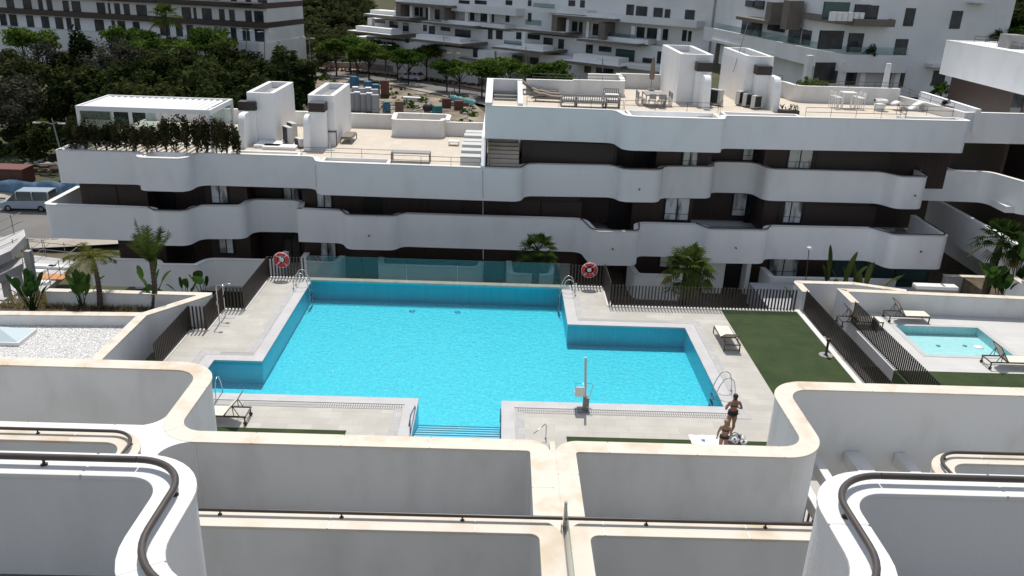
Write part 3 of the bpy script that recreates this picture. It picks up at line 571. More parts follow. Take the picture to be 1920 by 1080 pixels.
# rear parapets of the roof terraces
def rear(path, z0, z1, r=.4, t=.28):
    pts = fillet(path, r, 6); mb = MB(); wall(mb, pts, t, z0, z1-.04, side=1); mb.build('roof_parapet', white2, fb)
    cb = MB(); wall(cb, offset(pts, -.02), t+.05, z1-.04, z1, side=1); cb.build('band_coping', whitep, fb)
rear([(-25.7, 59.8), (-7.75, 59.55)], Z1-.3, Z1+.75, 0); rear([(-3.9, 57.6), (-1.1, 57.7)], Z1-.3, Z1+.72, 0)
rear([(-7.7, 59.5), (-7.55, 56.65), (-3.95, 56.75), (-3.85, 57.7)], Z1-.3, Z1+.95, .45); rear([(-7.6, 59.9), (-3.9, 59.9), (-3.9, 57.8)], Z1-.3, Z1+.85, .3)
rrail((-13, 59.9), (-8, 59.75), Z1+.7, None, .35, (.35,)); rrail((-7.4, 59.3), (-4.1, 59.3), Z1+.82, None, .3, (.3,))
rear([(1.6, 55.2), (4.6, 55.3), (4.8, 55.35)], Z0-.3, Z0+.75, 0); rear([(4.7, 55.4), (8.2, 55.55), (8.35, 57.5), (8.4, 59.9)], Z0-.3, Z0+.8, .4); rear([(8.4, 59.8), (11.6, 59.8)], Z0-.3, Z0+.8, 0); rear([(6.0, 58.5), (8.3, 58.6)], Z0-.3, Z0+.85, .2)
rear([(16.9, 58.6), (19.5, 58.4), (19.7, 55.9), (27.0, 56.3)], Z0-.3, Z0+.85, .9); rear([(27.0, 56.6), (28.2, 50.0)], Z0-.3, Z0+.35, 0)
rrail((2, 55.3), (8.2, 55.6), Z0+.72, None, .4, (.4, .2)); rrail((19.8, 56.1), (27, 56.4), Z0+.8, None, .4, (.4, .2)); rrail((17.5, 58.7), (19.6, 58.5), Z0+.8, None, .4, (.4, .2))
# white stair shaft walls between the two wings
def wprism(poly, x0, x1, mt_=white): MB().xprism(poly, x0, x1).build('stair_wall', mt_, fb)
zs = 8.55
wprism([(48.78, Z0-.1), (48.78, Z0+.16), (53.3, zs), (53.3, Z0-.3)], -.96, -.55, white2); wprism([(49.0, Z0-.2), (49.0, Z0+.14), (53.3, zs-.05), (53.3, Z0-.3)], .98, 1.28, white2)
MB().box(-.96, 53.3, Z0-1.5, 1.28, 53.6, zs).build('stair_wall', white2, fb)
wprism([(47.35, Z1-.2), (47.35, Z1+.1), (49.0, Z0-1.9), (57.5, Z0-1.9), (57.5, Z1-.3)], -1.12, -.86, white)
stp = MB()
for k in range(9): stp.box(-.5, 49.6+.42*k, Z0-1.2, .95, 50.0+.42*k, Z0-1.0+.15*k)
stp.build('stair_flight', concrete, fb)
stp = MB()
for k in range(12): stp.box(-.75, 48.0+.36*k, Z1-.24, 1.15, 48.33+.36*k, Z1-.1+.17*k)
stp.build('stair_flight', roofm, fb)
stp = MB()
for k in range(8): stp.box(-2.35, 48.1+.95*k, Z1-.24, -1.15, 48.95+.95*k, Z1+.45+.16*(k % 3))
stp.build('service_box', acm, fb)
# stair bulkheads with recessed tops
def bulkhead(x0, x1, y0, y1, zb, zt_):
    mb = MB(); t = .32; o = [(x0, y0), (x1, y0), (x1, y1), (x0, y1)]
    mb.box(x0+.02, y0+.02, zb, x1-.02, y1-.02, zt_-.42); o_ = mb.build('roof_bulkhead', white, fb)
    k = MB(); pts = fillet([((x0+x1)/2, y0+.001), (x1, y0), (x1, y1), (x0, y1), (x0, y0), ((x0+x1)/2-.01, y0)], .22, 4); wall(k, pts, t, zt_-.45, zt_-.04, side=1); k.build('bulkhead_rim', white, o_)
    c = MB(); wall(c, pts, t, zt_-.04, zt_, side=1); c.build('rim_coping', whitep, o_)
    MB().box(x0+.3, y0+.3, zt_-.415, x1-.3, y1-.3, zt_-.4).build('bulkhead_roof', concrete, o_)
bulkhead(-16.35, -14.6, 53.3, 58.8, Z1-.3, 7.15); bulkhead(-12.4, -10.7, 53.1, 59.1, Z1-.3, 7.15)
bulkhead(11.25, 13.4, 53.6, 60.2, Z0-.3, 10.45); bulkhead(15.55, 17.35, 53.8, 60.0, Z0-.3, 10.45)
def fin(x0, x1, yf, yb, zb, zt_):    # rounded chimney breast
    pr = [(yf, zb), (yf+.12, zb+(zt_-zb)*.45)]+[(yf+.2+.55*(1-math.cos(a)), zb+(zt_-zb)*.62+(zt_-zb)*.38*math.sin(a)) for a in [math.pi/2*k/8 for k in range(9)]]+[(yb, zt_), (yb, zb)]
    MB().xprism(pr, x0, x1).build('chimney_breast', white, fb)
def chimney(x0, x1, y0, y1, zb, zt_):
    o = MB().box(x0, y0, zb, x1, y1, zt_-.55).build('chimney', white, fb); c = MB(); c.box(x0-.05, y0-.05, zt_-.55, x1+.05, y1+.05, zt_)
    for k in range(3): c.box(x0-.07, y0-.07, zt_-.5+.17*k, x1+.07, y1+.07, zt_-.45+.17*k)
    c.build('chimney_cowl', metal_d, o)
fin(-16.45, -16.05, 51.3, 53.2, Z1-.3, 6.05); chimney(-16.75, -15.75, 53.0, 53.6, Z1-.3, 6.62)
fin(-12.4, -12.0, 51.4, 53.4, Z1-.3, 6.05); chimney(-12.05, -11.15, 52.0, 52.9, Z1-.3, 6.85)
fin(12.55, 12.95, 51.4, 53.7, Z0-.3, 9.35); chimney(12.3, 13.15, 52.9, 53.55, Z0-.3, 10.05)
fin(16.9, 17.3, 51.4, 53.9, Z0-.3, 9.4); chimney(16.15, 17.0, 53.1, 53.75, Z0-.3, 9.95)
# low equipment trays
for (x0, x1, y0, y1, z) in ((-15.6, -14.0, 51.6, 53.2, Z1), (-15.0, -12.9, 51.3, 52.2, Z1)):
    MB().box(x0, y0, z-.23, x1, y1, z-.05).build('plinth', white, fb)
# right wing, running towards the camera
rw = thing('apartment_wing', 'white apartment wing at the right edge with flat roof and dark brown upper wall', 'building', (36, 55, -3))
MB().box(35.5, 30, -3, 52, 66, 8.4).build('clad_wall', brown, rw)
MB().box(35.05, 30, 8.4, 52, 67.2, 10.95).build('roof_fascia', white, rw)
MB().box(35.0, 30, 10.95, 35.4, 67.25, 11.0).build('coping', whitep, rw); MB().box(35.4, 66.85, 10.95, 52, 67.25, 11.0).build('coping', whitep, rw)
MB().box(35.4, 30, 10.9, 52, 66.85, 10.93).build('roof_surface', concrete, rw)
rrail((36.6, 44), (36.6, 66), 10.93, None, .5, (.5, .25), parent=rw); rrail((36.6, 66), (44, 66), 10.93, None, .5, (.5, .25), parent=rw)
p = PY(1793, 208, 60); MB().box(36.4, 61, 10.93, 37.6, 62.4, 11.9).build('vent_box', concrete, rw)
wp = MB(); wp.box(30.45, 44.5, Z2-2.1, 30.8, 56, Z2); wp.build('balcony_band', white, rw); wp = MB(); wp.box(30.8, 44.5, Z2-2.1, 38, 44.85, Z2-.002); wp.build('balcony_band', white, rw)
MB().box(31.0, 45, Z2-2.1, 35.6, 66, Z2-1.75).build('floor_slab', white, rw); MB().box(31.2, 48.4, Z1-2, 35.6, 66, Z1-1.6).build('floor_slab', white, rw); MB().box(28.4, 53.2, Z0-2, 35.4, 66, Z0-1.5).build('floor_slab', white, rw)
MB().box(28.5, 51, Z1-2, 28.8, 58, Z1+.0).build('balcony_band', white, rw)
MB().box(33.2, 45.5, -3.4, 38, 66, Z2-2.15).build('ground_wall', white, rw)
MB().box(30.2, 52.3, Z0-1.2, 30.5, 60, Z0+.25).build('balcony_band', white, rw)
MB().box(32.2, 45.2, Z2-1.7, 32.4, 66, Z1-2.02).build('clad_wall', brown, rw); MB().box(33, 52.8, Z1-1.55, 33.2, 66, Z0-2.02).build('clad_wall', brown, rw)
MB().box(35.46, 56.2, 9.0-3.2, 35.5, 57.4, 8.38).build('window', pane_d, rw)
MB().box(27.6, 46.8, -3.4, 30.2, 47.1, -1.55).build('garden_wall', white2, rw)
MB().box(27.55, 46.75, -1.55, 30.25, 47.15, -1.5).build('coping', cream, rw)
MB().box(7.0, 14.9, -.6, 24, 22.5, -.02).build('shade_toned_floor', asphalt, kind='structure')  # floor coloured dark to paint in the shade beneath the pergola beams
fence((7.6, 20.2), (16, 20.2), 'dark slat fence glimpsed below the right-hand pergola beams', kerb=True)
# ================================================================ SUN LOUNGERS (bronze frame, cream sling, wheels at the head)
def lounger(label, loc, rz, back=38, group='cream sun loungers round the pools', L=2.0, W=.68):
    t = thing('sun_lounger', label, 'sun lounger', (0, 0, 0)); hs_ = .34; hinge = .78
    f = MB()
    for y in (-W/2, W/2): f.bar((0, y, hs_), (L, y, hs_), .04, .05)
    for x in (.02, hinge, L-.02): f.bar((x, -W/2, hs_), (x, W/2, hs_), .04, .04)
    f.bar((.05, -W/2, .08), (.05, W/2, .08), .025, .025); f.build('frame', lframe, t, True)
    for x in (.05, L-.04):
        for y in (-W/2, W/2): MB().bar((x, y, .05 if x < 1 else 0), (x, y, hs_), .045, .045).build('leg', lframe, t, True)
    for y in (-W/2, W/2):
        o = MB().torus((.05, y, .075), .05, .025, 'y', 14, 6).build('wheel', metal_d, t, True); MB().lathe([(.045, -.012), (.045, .012)], (0, 0, 0), 10)
    MB().box(hinge+.01, -W/2+.015, hs_+.012, L-.01, W/2-.015, hs_+.034).build('seat_panel', sling, t, True)
    a = R(back); c, s_ = math.cos(a), math.sin(a); bl = .80; b = MB()
    p0 = Vector((hinge, -W/2+.03, hs_+.03)); dx = Vector((-c, 0, s_)); b.obox(p0, dx*bl, Vector((0, W-.06, 0)), Vector((s_, 0, c))*.016); b.build('back_panel', sling, t, True)
    bf = MB()
    for y in (-W/2+.01, W/2-.01): bf.bar((hinge, y, hs_+.03), Vector((hinge, y, hs_+.03))+dx*(bl+.02), .03, .03)
    q = Vector((hinge, 0, hs_+.03))+dx*(bl+.02); bf.bar((q.x, -W/2, q.z), (q.x, W/2, q.z), .03, .03); bf.build('back_frame', lframe, t, True)
    sp = MB(); m_ = Vector((hinge, 0, hs_+.03))+dx*bl*.6
    for y in (-W/2+.05, W/2-.05): sp.bar((m_.x, y, m_.z), (m_.x+.06-.30*c+.1, y, hs_), .022, .022); sp.bar((m_.x, y, m_.z), (m_.x-.22, y, hs_), .022, .022)
    sp.build('back_prop', lframe, t, True)
    t.location = loc; t.rotation_euler = (0, 0, rz); t['group'] = group; return t
lounger('cream sun lounger on the deck beside the big lawn, turned away from the lawn fence', (10.35, 32.05, 0), R(90), 32)
lounger('cream sun lounger with wheels beside the entry steps, near left corner of the pool', (-8.6, 25.35, 0), R(180), 50)
p = P(1592, 612, 0); lounger('cream sun lounger between the slat fence and the wading pool', (p.x-.5, p.y+.1, 0), 0, 50)
p = P(1662, 600, 0); lounger('cream sun lounger against the white wall behind the wading pool', (p.x-.05, p.y+.05, 0), 0, 55)
p = P(1850, 690, 0); lounger('cream sun lounger with wheels at the near right corner of the wading pool', (p.x, p.y+.2, 0), 0, 55)
p = P(1322, 822, .36); t = lounger('cream sun lounger covered by a white towel, mostly hidden by the near parapet', (p.x, p.y-2.0, 0), R(92), 2)
p2 = P(1321, 827, .36); t = thing('towel', 'white towel with a small blue square spread on the hidden lounger', 'towel', (p2.x, p2.y, .40))
mb = MB(); nx_, ny_ = 10, 6; vs = [(p2.x-.5+1.0*i/nx_, p2.y-.3+.62*j/ny_, .405+.012*math.sin(i*1.7+j)) for j in range(ny_+1) for i in range(nx_+1)]
mb.add(vs, [(j*(nx_+1)+i, j*(nx_+1)+i+1, (j+1)*(nx_+1)+i+1, (j+1)*(nx_+1)+i) for j in range(ny_) for i in range(nx_)], True); mb.build('cloth', plas, t)
MB().box(p2.x-.12, p2.y-.1, .42, p2.x+.0, p2.y+.02, .425).build('blue_patch', blue_b, t)
p3 = P(1381, 827, .1); t = thing('bag', 'white and dark patterned beach bag lying at the feet of the standing woman', 'bag', (p3.x, p3.y, 0))
mb = MB(); rb = random.Random(3)
for k in range(7): mb.ell((p3.x+rb.uniform(-.28, .28), p3.y+rb.uniform(-.15, .15), .12+rb.uniform(0, .12)), (rb.uniform(.12, .2), rb.uniform(.10, .16), rb.uniform(.08, .14)), 10, 6)
mb.build('cloth_body', mat('patterned_cloth', (.75, .74, .72), .9, c2=(.04, .04, .045), vs=9, ramp=(.5, .56)), t)
MB().torus((p3.x-.1, p3.y, .30), .14, .014, 'y', 14, 6, 0, math.pi, False).build('handle', metal_d, t)
# ================================================================ POOL LADDERS
def ladder(label, x, y, rz, short=False):
    t = thing('pool_ladder', label, 'pool ladder', (0, 0, 0), group='polished steel pool ladders')
    # local: pool lies towards +x, rails stand at y = -.27/.27
    for s_ in (-.27, .27):
        pr = [(-.62, 0), (-.60, .35), (-.50, .72), (-.38, .84), (-.24, .86), (-.12, .78), (.02, .50), (.14, .12), (.16, -.3), (.16, -.85)]
        pts = fillet(pr, .14, 5); MB().tube([(q.x, s_, q.y) for q in pts], .021, 8).build('handrail', steel, t, True)
        MB().lathe([(.05, 0), (.05, .02), (.02, .03)], (-.62, s_, .02), 10).build('foot_plate', steel, t, True)
    for z in (-.12, -.38, -.64): MB().box(.12, -.26, z-.015, .22, .26, z+.015).build('rung', navy, t, True)
    t.location = (x, y, 0); t.rotation_euler = (0, 0, rz); return t
p = P(1352, 722, 0); ladder('steel pool ladder on the right side beside the standing woman', 8.80, 28.25, R(180))
p = P(1065, 560, 0); ladder('steel pool ladder at the far right corner by the glass screen', 3.38, 38.35, R(180))
ladder('steel pool ladder at the far left corner by the glass screen', -9.42, 38.1, 0)
ladder('steel pool ladder by the near left alcove behind the lounger', -10.45, 27.2, R(90))
for px, lab in ((0, 'dark handrail down the left side of the pool entry steps'), (1, 'dark handrail down the right side of the pool entry steps')):
    x = -2.84 if px == 0 else .31
    t = thing('step_handrail', lab, 'handrail', (x, 24.6, 0)); mb = MB(); mb.tube([(x, 24.35, .55), (x, 25.0, .62), (x, 26.4, -.1+.25), (x, 26.5, -.35)], .022, 8); mb.build('rail', navy, t)
    for y, z1 in ((24.75, .58), (26.5, -.2)): MB().tube([(x, y, -.5), (x, y, z1)], .02, 8).build('post', navy, t)
p = P(1022, 822, 0); t = thing('grab_rail', 'small bent steel grab rail rising just behind the near parapet', 'handrail', (p.x, p.y, 0))
MB().tube([(p.x-.42, p.y-.2, .30), (p.x-.02, p.y, .58), (p.x+.02, p.y-.02, .52), (p.x+.02, p.y, 0)], .02, 8).build('rail', steel, t); MB().lathe([(.05, 0), (.05, .02)], (p.x+.02, p.y, 0), 8).build('foot_plate', steel, t)
# ================================================================ POOL LIFT
p = P(1097, 769, 0); t = thing('pool_lift', 'pool access lift with tall grey mast and white seat at the near pool edge', 'pool lift', (p.x, p.y, 0)); x, y = p.x, p.y
tp = PY(1098, 670, y)
MB().bar((x, y, .1), (tp.x, y, tp.z), .085, .08).build('mast', acm, t, bevel=.01)
MB().box(x-.3, y-.24, 0, x+.16, y+.2, .05).build('base_plate', grey_m, t); MB().box(x-.1, y-.1, .05, x+.12, y+.1, .55).build('base_housing', grey_m, t, bevel=.02)
MB().bar((x, y, .62), (x-.02, y+.62, .70), .06, .06).build('seat_arm', steel, t)
sb = MB(); sb.box(x-.42, y-.02, .56, x-.06, y+.40, .64); so_ = sb.build('seat', plas, t, bevel=.03); MB().obox((x-.42, y-.04, .60), (.36, 0, 0), (0, .05, 0), (0, -.08, .42)).build('seat_back', plas, so_, bevel=.02)
MB().tube([(x-.42, y+.0, .62), (x-.42, y+.05, 1.0), (x-.42, y+.1, 1.06), (x-.06, y+.1, 1.06), (x+.2, y+.1, 1.06), (x+.22, y+.05, .95), (x+.12, y, .6)], .014, 7).build('arm_rail', steel, t)
MB().tube([(x, y-.1, .2), (x+.22, y-.12, .12)], .02, 6).build('crank_handle', steel, t)
# ================================================================ SHOWERS
for (bx_, by_, tx, ty, lab) in ((412, 607, 404, 538, 'slim steel pool shower nearer the gravel wall'), (423, 593, 418, 535, 'slim steel pool shower farther back by the fence return')):
    b = P(bx_, by_, 0); top = PY(tx, ty, b.y); t = thing('pool_shower', lab, 'shower', (b.x, b.y, 0))
    MB().tube([(b.x, b.y, 0), (b.x, b.y, top.z), (b.x+.05, b.y, top.z+.08), (b.x+.3, b.y, top.z+.1)], .026, 8).build('column', steel, t); MB().lathe([(.10, -.02), (.10, .0), (.02, .03)], (b.x+.3, b.y, top.z+.08), 10).build('shower_head', steel, t)
    MB().box(b.x-.03, b.y-.08, .95, b.x+.03, b.y-.02, 1.1).build('tap', steel, t); MB().box(b.x-.25, b.y-.25, .0, b.x+.45, b.y+.25, .012).build('drain_tray', gutm, t)
# ================================================================ LIFEBUOYS
for px, py, lab in ((528, 487, 'red and white lifebuoy hung on the fence at the far left pool corner'), (1105, 506, 'red and white lifebuoy hung on the fence at the far right pool corner')):
    c = PY(px, py, 39.2); t = thing('lifebuoy', lab, 'lifebuoy', (c.x, 39.2, c.z), group='red lifebuoys at the far pool corners')
    MB().torus((c.x, 39.2, c.z), .30, .088, 'y').build('ring', redm, t)
    for k in range(4): a = math.pi/4+k*math.pi/2; MB().torus((c.x, 39.2, c.z), .30, .092, 'y', 4, 10, a-.055, a+.055, False).build('reflective_band', bandm, t)
    MB().torus((c.x, 39.15, c.z), .41, .012, 'y', 24, 5).build('grab_rope', bandm, t)
    o = MB().tube([(c.x-.3, 39.27, c.z+.22), (c.x, 39.27, c.z+.02), (c.x+.3, 39.27, c.z+.22)], .02, 5).tube([(c.x, 39.27, c.z+.02), (c.x, 39.27, c.z-.35)], .02, 5).build('bracket', steel, t)
    mb = MB(); mb.ell((c.x, 39.2, c.z-.02), (.12, .05, .10), 10, 6); mb.build('rope_coil', bandm, t)
b = P(1548, 667, 0); t = thing('bollard_light', 'short black bollard light on the lawn by the slat fence', 'bollard', (b.x, b.y, 0))
MB().lathe([(.10, 0), (.10, .02), (.055, .03), (.055, .66), (.06, .68)], (b.x, b.y, .03), 10).build('post', metal_d, t); MB().lathe([(.10, .68), (.10, .78), (.03, .80)], (b.x, b.y, .03), 10).build('head', metal_d, t); MB().lathe([(.30, 0), (.30, .012)], (b.x, b.y, .03), 12).build('base', concrete, t)
b = P(1835, 651, 0); t = thing('skimmer_lid', 'round white skimmer lid set in the paving right of the wading pool', 'pool lid', (b.x, b.y, 0)); MB().lathe([(.22, -.01), (.22, .012), (.02, .016)], (b.x, b.y, 0), 16).build('lid', plas, t)
# small garden lamp post by the right garden
b = PY(1510, 545, 41); tp = PY(1517, 468, 41); t = thing('garden_lamp', 'thin lamp post with small head standing behind the right garden wall', 'lamp post', (b.x, 41, -1)); MB().tube([(b.x, 41, -1.2), (tp.x, 41, tp.z)], .022, 6).build('post', metal_d, t); MB().lathe([(.03, 0), (.13, .05), (.13, .12), (.05, .16)], (tp.x, 41, tp.z), 10).build('lamp_head', plas, t)
# loose private-terrace furniture behind the right wall
for k, (px, py) in enumerate(((1735, 538), (1762, 539), (1785, 540))):
    b = P(px-4, py, -.1); t = thing('outdoor_cushion', ['white outdoor seat cushion left of a row behind the wading pool wall', 'white outdoor seat cushion in the middle of the row behind the wading pool wall', 'white outdoor seat cushion at the right end of the row behind the wading pool wall'][k], 'cushion', (b.x, b.y, -.2), group='white cushions behind the wading pool wall')
    MB().box(b.x-.42, b.y-.15, -.2, b.x+.42, b.y+.4, .0).build('pad', plas, t, bevel=.04); MB().box(b.x-.43, b.y-.1, -.6, b.x+.43, b.y+.38, -.21).build('base', greyf, t)
# ================================================================ PEOPLE
def body(name, label, chains, mt_, loc, rz, sub=2):
    t = thing(name, label, 'person', (0, 0, 0)); vs, es, rs = [], [], []; idx = {}
    for key, co, rad in chains[0]: idx[key] = len(vs); vs.append(co); rs.append(rad)
    for a, b in chains[1]: es.append((idx[a], idx[b]))
    me = bpy.data.meshes.new('body'); me.from_pydata(vs, es, []); o = bpy.data.objects.new('body', me); COL.objects.link(o); o.parent = t; me.materials.append(mt_)
    sk_ = o.modifiers.new('skin', 'SKIN'); sk_.use_smooth_shade = True; sk_.branch_smoothing = .6
    if not me.skin_vertices: me.attributes.new('x', 'FLOAT', 'POINT')
    bm_ok = len(me.skin_vertices) > 0
    if not bm_ok:
        import bmesh
        bm = bmesh.new(); bm.from_mesh(me); lay = bm.verts.layers.skin.verify(); bm.verts.ensure_lookup_table()
        for i, v in enumerate(bm.verts): v[lay].radius = rs[i] if hasattr(rs[i], '__len__') else (rs[i], rs[i]); v[lay].use_root = (i == 0)
        bm.to_mesh(me); bm.free()
    else:
        for i, v in enumerate(me.skin_vertices[0].data): v.radius = rs[i] if hasattr(rs[i], '__len__') else (rs[i], rs[i]); v.use_root = (i == 0)
    ss = o.modifiers.new('sub', 'SUBSURF'); ss.levels = ss.render_levels = sub
    t.location = loc; t.rotation_euler = (0, 0, rz); return t
def figure(name, label, hgt, mt_, loc, rz, arms, width=1.0, legs=None):
    k = hgt/1.66; w_ = width
    V = [('pel', (0, 0, .92*k), (.150*k*w_, .115*k*w_)), ('waist', (0, .01*k, 1.07*k), (.125*k*w_, .095*k*w_)), ('rib', (0, .0, 1.20*k), (.140*k*w_, .10*k*w_)), ('chest', (0, -.01*k, 1.30*k), (.145*k*w_, .10*k*w_)),
         ('neck', (0, -.01*k, 1.42*k), (.058*k, .055*k)), ('jaw', (0, .025*k, 1.485*k), (.066*k, .075*k)), ('head', (0, .012*k, 1.56*k), (.078*k, .095*k)), ('crown', (0, .005*k, 1.62*k), (.055*k, .07*k)), ('nose', (0, .125*k, 1.525*k), (.014*k, .014*k))]
    E = [('pel', 'waist'), ('waist', 'rib'), ('rib', 'chest'), ('chest', 'neck'), ('neck', 'jaw'), ('jaw', 'head'), ('head', 'crown'), ('head', 'nose')]
    for s_, tg in ((-1, 'l'), (1, 'r')):
        lg = (legs or {}).get(tg, (0, 0))
        V += [('hip'+tg, (s_*.088*k*w_, 0, .84*k), (.098*k*w_, .105*k*w_)), ('thi'+tg, (s_*.095*k, .01*k+lg[0]*.4, .68*k), (.085*k*w_, .088*k*w_)), ('kne'+tg, (s_*.090*k, .02*k+lg[0], .47*k), (.056*k, .058*k)), ('cal'+tg, (s_*.088*k, -.015*k+lg[0]*.8, .33*k), (.055*k, .06*k)), ('ank'+tg, (s_*.088*k, -.02*k+lg[1], .085*k), (.034*k, .036*k)), ('hee'+tg, (s_*.088*k, -.03*k+lg[1], .032*k), (.034*k, .03*k)), ('toe'+tg, (s_*.105*k, .14*k+lg[1], .024*k), (.036*k, .022*k))]
        E += [('pel', 'hip'+tg), ('hip'+tg, 'thi'+tg), ('thi'+tg, 'kne'+tg), ('kne'+tg, 'cal'+tg), ('cal'+tg, 'ank'+tg), ('ank'+tg, 'hee'+tg), ('hee'+tg, 'toe'+tg)]
        el, wr, hd = arms[tg]
        sh = (s_*.165*k*w_, -.01*k, 1.335*k); V += [('sho'+tg, sh, .056*k), ('elb'+tg, (s_*el[0]*k, el[1]*k, el[2]*k), .040*k), ('wri'+tg, (s_*wr[0]*k, wr[1]*k, wr[2]*k), .027*k)]
        W = Vector((s_*wr[0]*k, wr[1]*k, wr[2]*k)); D = Vector((s_*hd[0], hd[1], hd[2])).normalized(); Sx = D.cross(Vector((0, 0, 1)) if abs(D.z) < .8 else Vector((0, 1, 0))).normalized(); Nn = D.cross(Sx)
        V += [('pal'+tg, tuple(W+D*.055*k), (.034*k, .016*k))]; E += [('chest', 'sho'+tg), ('sho'+tg, 'elb'+tg), ('elb'+tg, 'wri'+tg), ('wri'+tg, 'pal'+tg)]
        for fi, (ln, off) in enumerate(((.062, -.027), (.072, -.009), (.068, .009), (.052, .026))):
            a = W+D*.085*k+Sx*off*k; b = a+D*ln*.5*k; c = b+(D*.8+Nn*.5*s_).normalized()*ln*.5*k
            V += [('f%d'%fi+tg, tuple(a), .0088*k), ('g%d'%fi+tg, tuple(b), .0080*k), ('h%d'%fi+tg, tuple(c), .0070*k)]; E += [('pal'+tg, 'f%d'%fi+tg), ('f%d'%fi+tg, 'g%d'%fi+tg), ('g%d'%fi+tg, 'h%d'%fi+tg)]
        a = W+D*.03*k-Sx*.034*k; b = a+(D-Sx*.6).normalized()*.035*k; V += [('t0'+tg, tuple(a), .011*k), ('t1'+tg, tuple(b), .009*k)]; E += [('pal'+tg, 't0'+tg), ('t0'+tg, 't1'+tg)]
    return body(name, label, (V, E), mt_, loc, rz), k
def hoop(mb, c, rx, ry, z0, z1, n=22, rx2=None, ry2=None):
    vs = [(c[0]+rx*math.cos(2*math.pi*i/n), c[1]+ry*math.sin(2*math.pi*i/n), z0) for i in range(n)]+[(c[0]+(rx2 or rx)*math.cos(2*math.pi*i/n), c[1]+(ry2 or ry)*math.sin(2*math.pi*i/n), z1) for i in range(n)]
    return mb.add(vs, [(i, (i+1) % n, n+(i+1) % n, n+i) for i in range(n)], True)
p = P(1368, 815, 0)
t, k = figure('person', 'dark-haired woman in a black bikini standing with bent arms, seen from behind', 1.66, skin_m, (p.x, p.y, 0), R(8), {'l': ((.30, -.03, 1.07), (.20, .20, 1.02), (-.5, .8, .1)), 'r': ((.30, -.03, 1.07), (.22, .20, 1.0), (-.4, .85, .1))}, 1.12, {'l': (.02, -.03), 'r': (-.02, .10)})
mb = MB(); hoop(mb, (0, .0), .196, .150, .86, 1.0, rx2=.178, ry2=.138); hoop(mb, (0, .0), .12, .12, .80, .86, rx2=.196, ry2=.150); mb.build('bikini_bottom', swim, t, True)
mb = MB(); hoop(mb, (0, -.003), .172, .126, 1.20, 1.235); mb.tube([(-.1, .09, 1.27), (-.05, .03, 1.40), (0, -.065, 1.43), (.05, .03, 1.40), (.1, .09, 1.27)], .008, 6); mb.ell((-.075, .095, 1.25), (.075, .05, .065), 10, 6); mb.ell((.075, .095, 1.25), (.075, .05, .065), 10, 6); mb.build('bikini_top', swim, t, True)
mb = MB(); mb.ell((0, -.012, 1.575), (.092, .108, .098)); mb.ell((0, -.10, 1.64), (.05, .05, .05), 10, 6); mb.ell((0, -.065, 1.50), (.06, .045, .07), 10, 6); mb.build('hair', hair_d, t, True)
p = P(1352, 858, 0)
t, k = figure('person', 'fair-haired girl in a black bikini standing beside the taller woman', 1.5, skin2, (p.x, p.y, 0), R(-14), {'l': ((.245, -.06, 1.06), (.25, .05, .84), (.0, .25, -1)), 'r': ((.235, .0, 1.06), (.20, .12, .86), (-.2, .4, -1))}, .98)
mb = MB(); hoop(mb, (0, .0), .158, .122, .79, .88, rx2=.150, ry2=.118); mb.build('bikini_bottom', swim, t, True)
mb = MB(); hoop(mb, (0, -.003), .137, .103, 1.08, 1.12); mb.ell((-.06, .075, 1.125), (.06, .04, .05), 10, 6); mb.ell((.06, .075, 1.125), (.06, .04, .05), 10, 6); mb.tube([(-.1, -.05, 1.10), (-.075, -.06, 1.22), (-.06, .05, 1.2)], .008, 5); mb.tube([(.1, -.05, 1.10), (.075, -.06, 1.22), (.06, .05, 1.2)], .008, 5); mb.build('bikini_top', swim, t, True)
mb = MB(); mb.ell((0, -.012, 1.42), (.082, .096, .09)); mb.tube([(0, -.085, 1.43), (0, -.12, 1.36), (.01, -.11, 1.24)], .03, 7, .012); mb.build('hair', hair_b, t, True)
# ================================================================ ROOF TERRACE FURNITURE
RF, LF = Z0-.22, Z1-.24
pg = thing('pergola', 'white louvred pergola with glass sides on the left roof terrace', 'pergola', (-21, 50, LF)); PX0, PX1, PY0, PY1 = -25.1, -17.2, 48.95, 53.3; pz = 6.72
fr = MB(); fr.box(PX0, PY0, pz-.28, PX1, PY0+.16, pz); fr.box(PX0, PY1-.16, pz-.28, PX1, PY1, pz); fr.box(PX0, PY0+.16, pz-.28, PX0+.16, PY1-.16, pz); fr.box(PX1-.16, PY0+.16, pz-.28, PX1, PY1-.16, pz); fr.build('roof_frame', plas, pg)
lv = MB(); nL = 19
for i in range(nL): x = PX0+.2+(PX1-PX0-.5)*i/nL; lv.obox((x, PY0+.16, pz-.05), (.15, 0, -.10), (0, PY1-PY0-.32, 0), (.010, 0, .022))
lv.build('louvre_panel', plas, pg)
for x, y in ((PX0, PY0), (PX0+3.05, PY0+.02), (PX1-.16, PY0), (PX0, PY1-.16), (PX1-.16, PY1-.16), (PX0+3.1, PY1-.16)): MB().box(x, y, LF, x+.16, y+.16, pz-.28).build('post', plas, pg)
for (x0, y0, x1, y1) in ((PX0+.05, PY0+.2, PX0+.07, PY1-.2), (PX0+.2, PY1-.1, PX0+2.9, PY1-.08), (PX1-.07, PY0+.2, PX1-.05, PY1-.2)): MB().box(x0, y0, LF, x1, y1, pz-.3).build('glass_panel', clearg, pg)
def roofset(px, py, z): q = P(px, py, z); return q.x, q.y
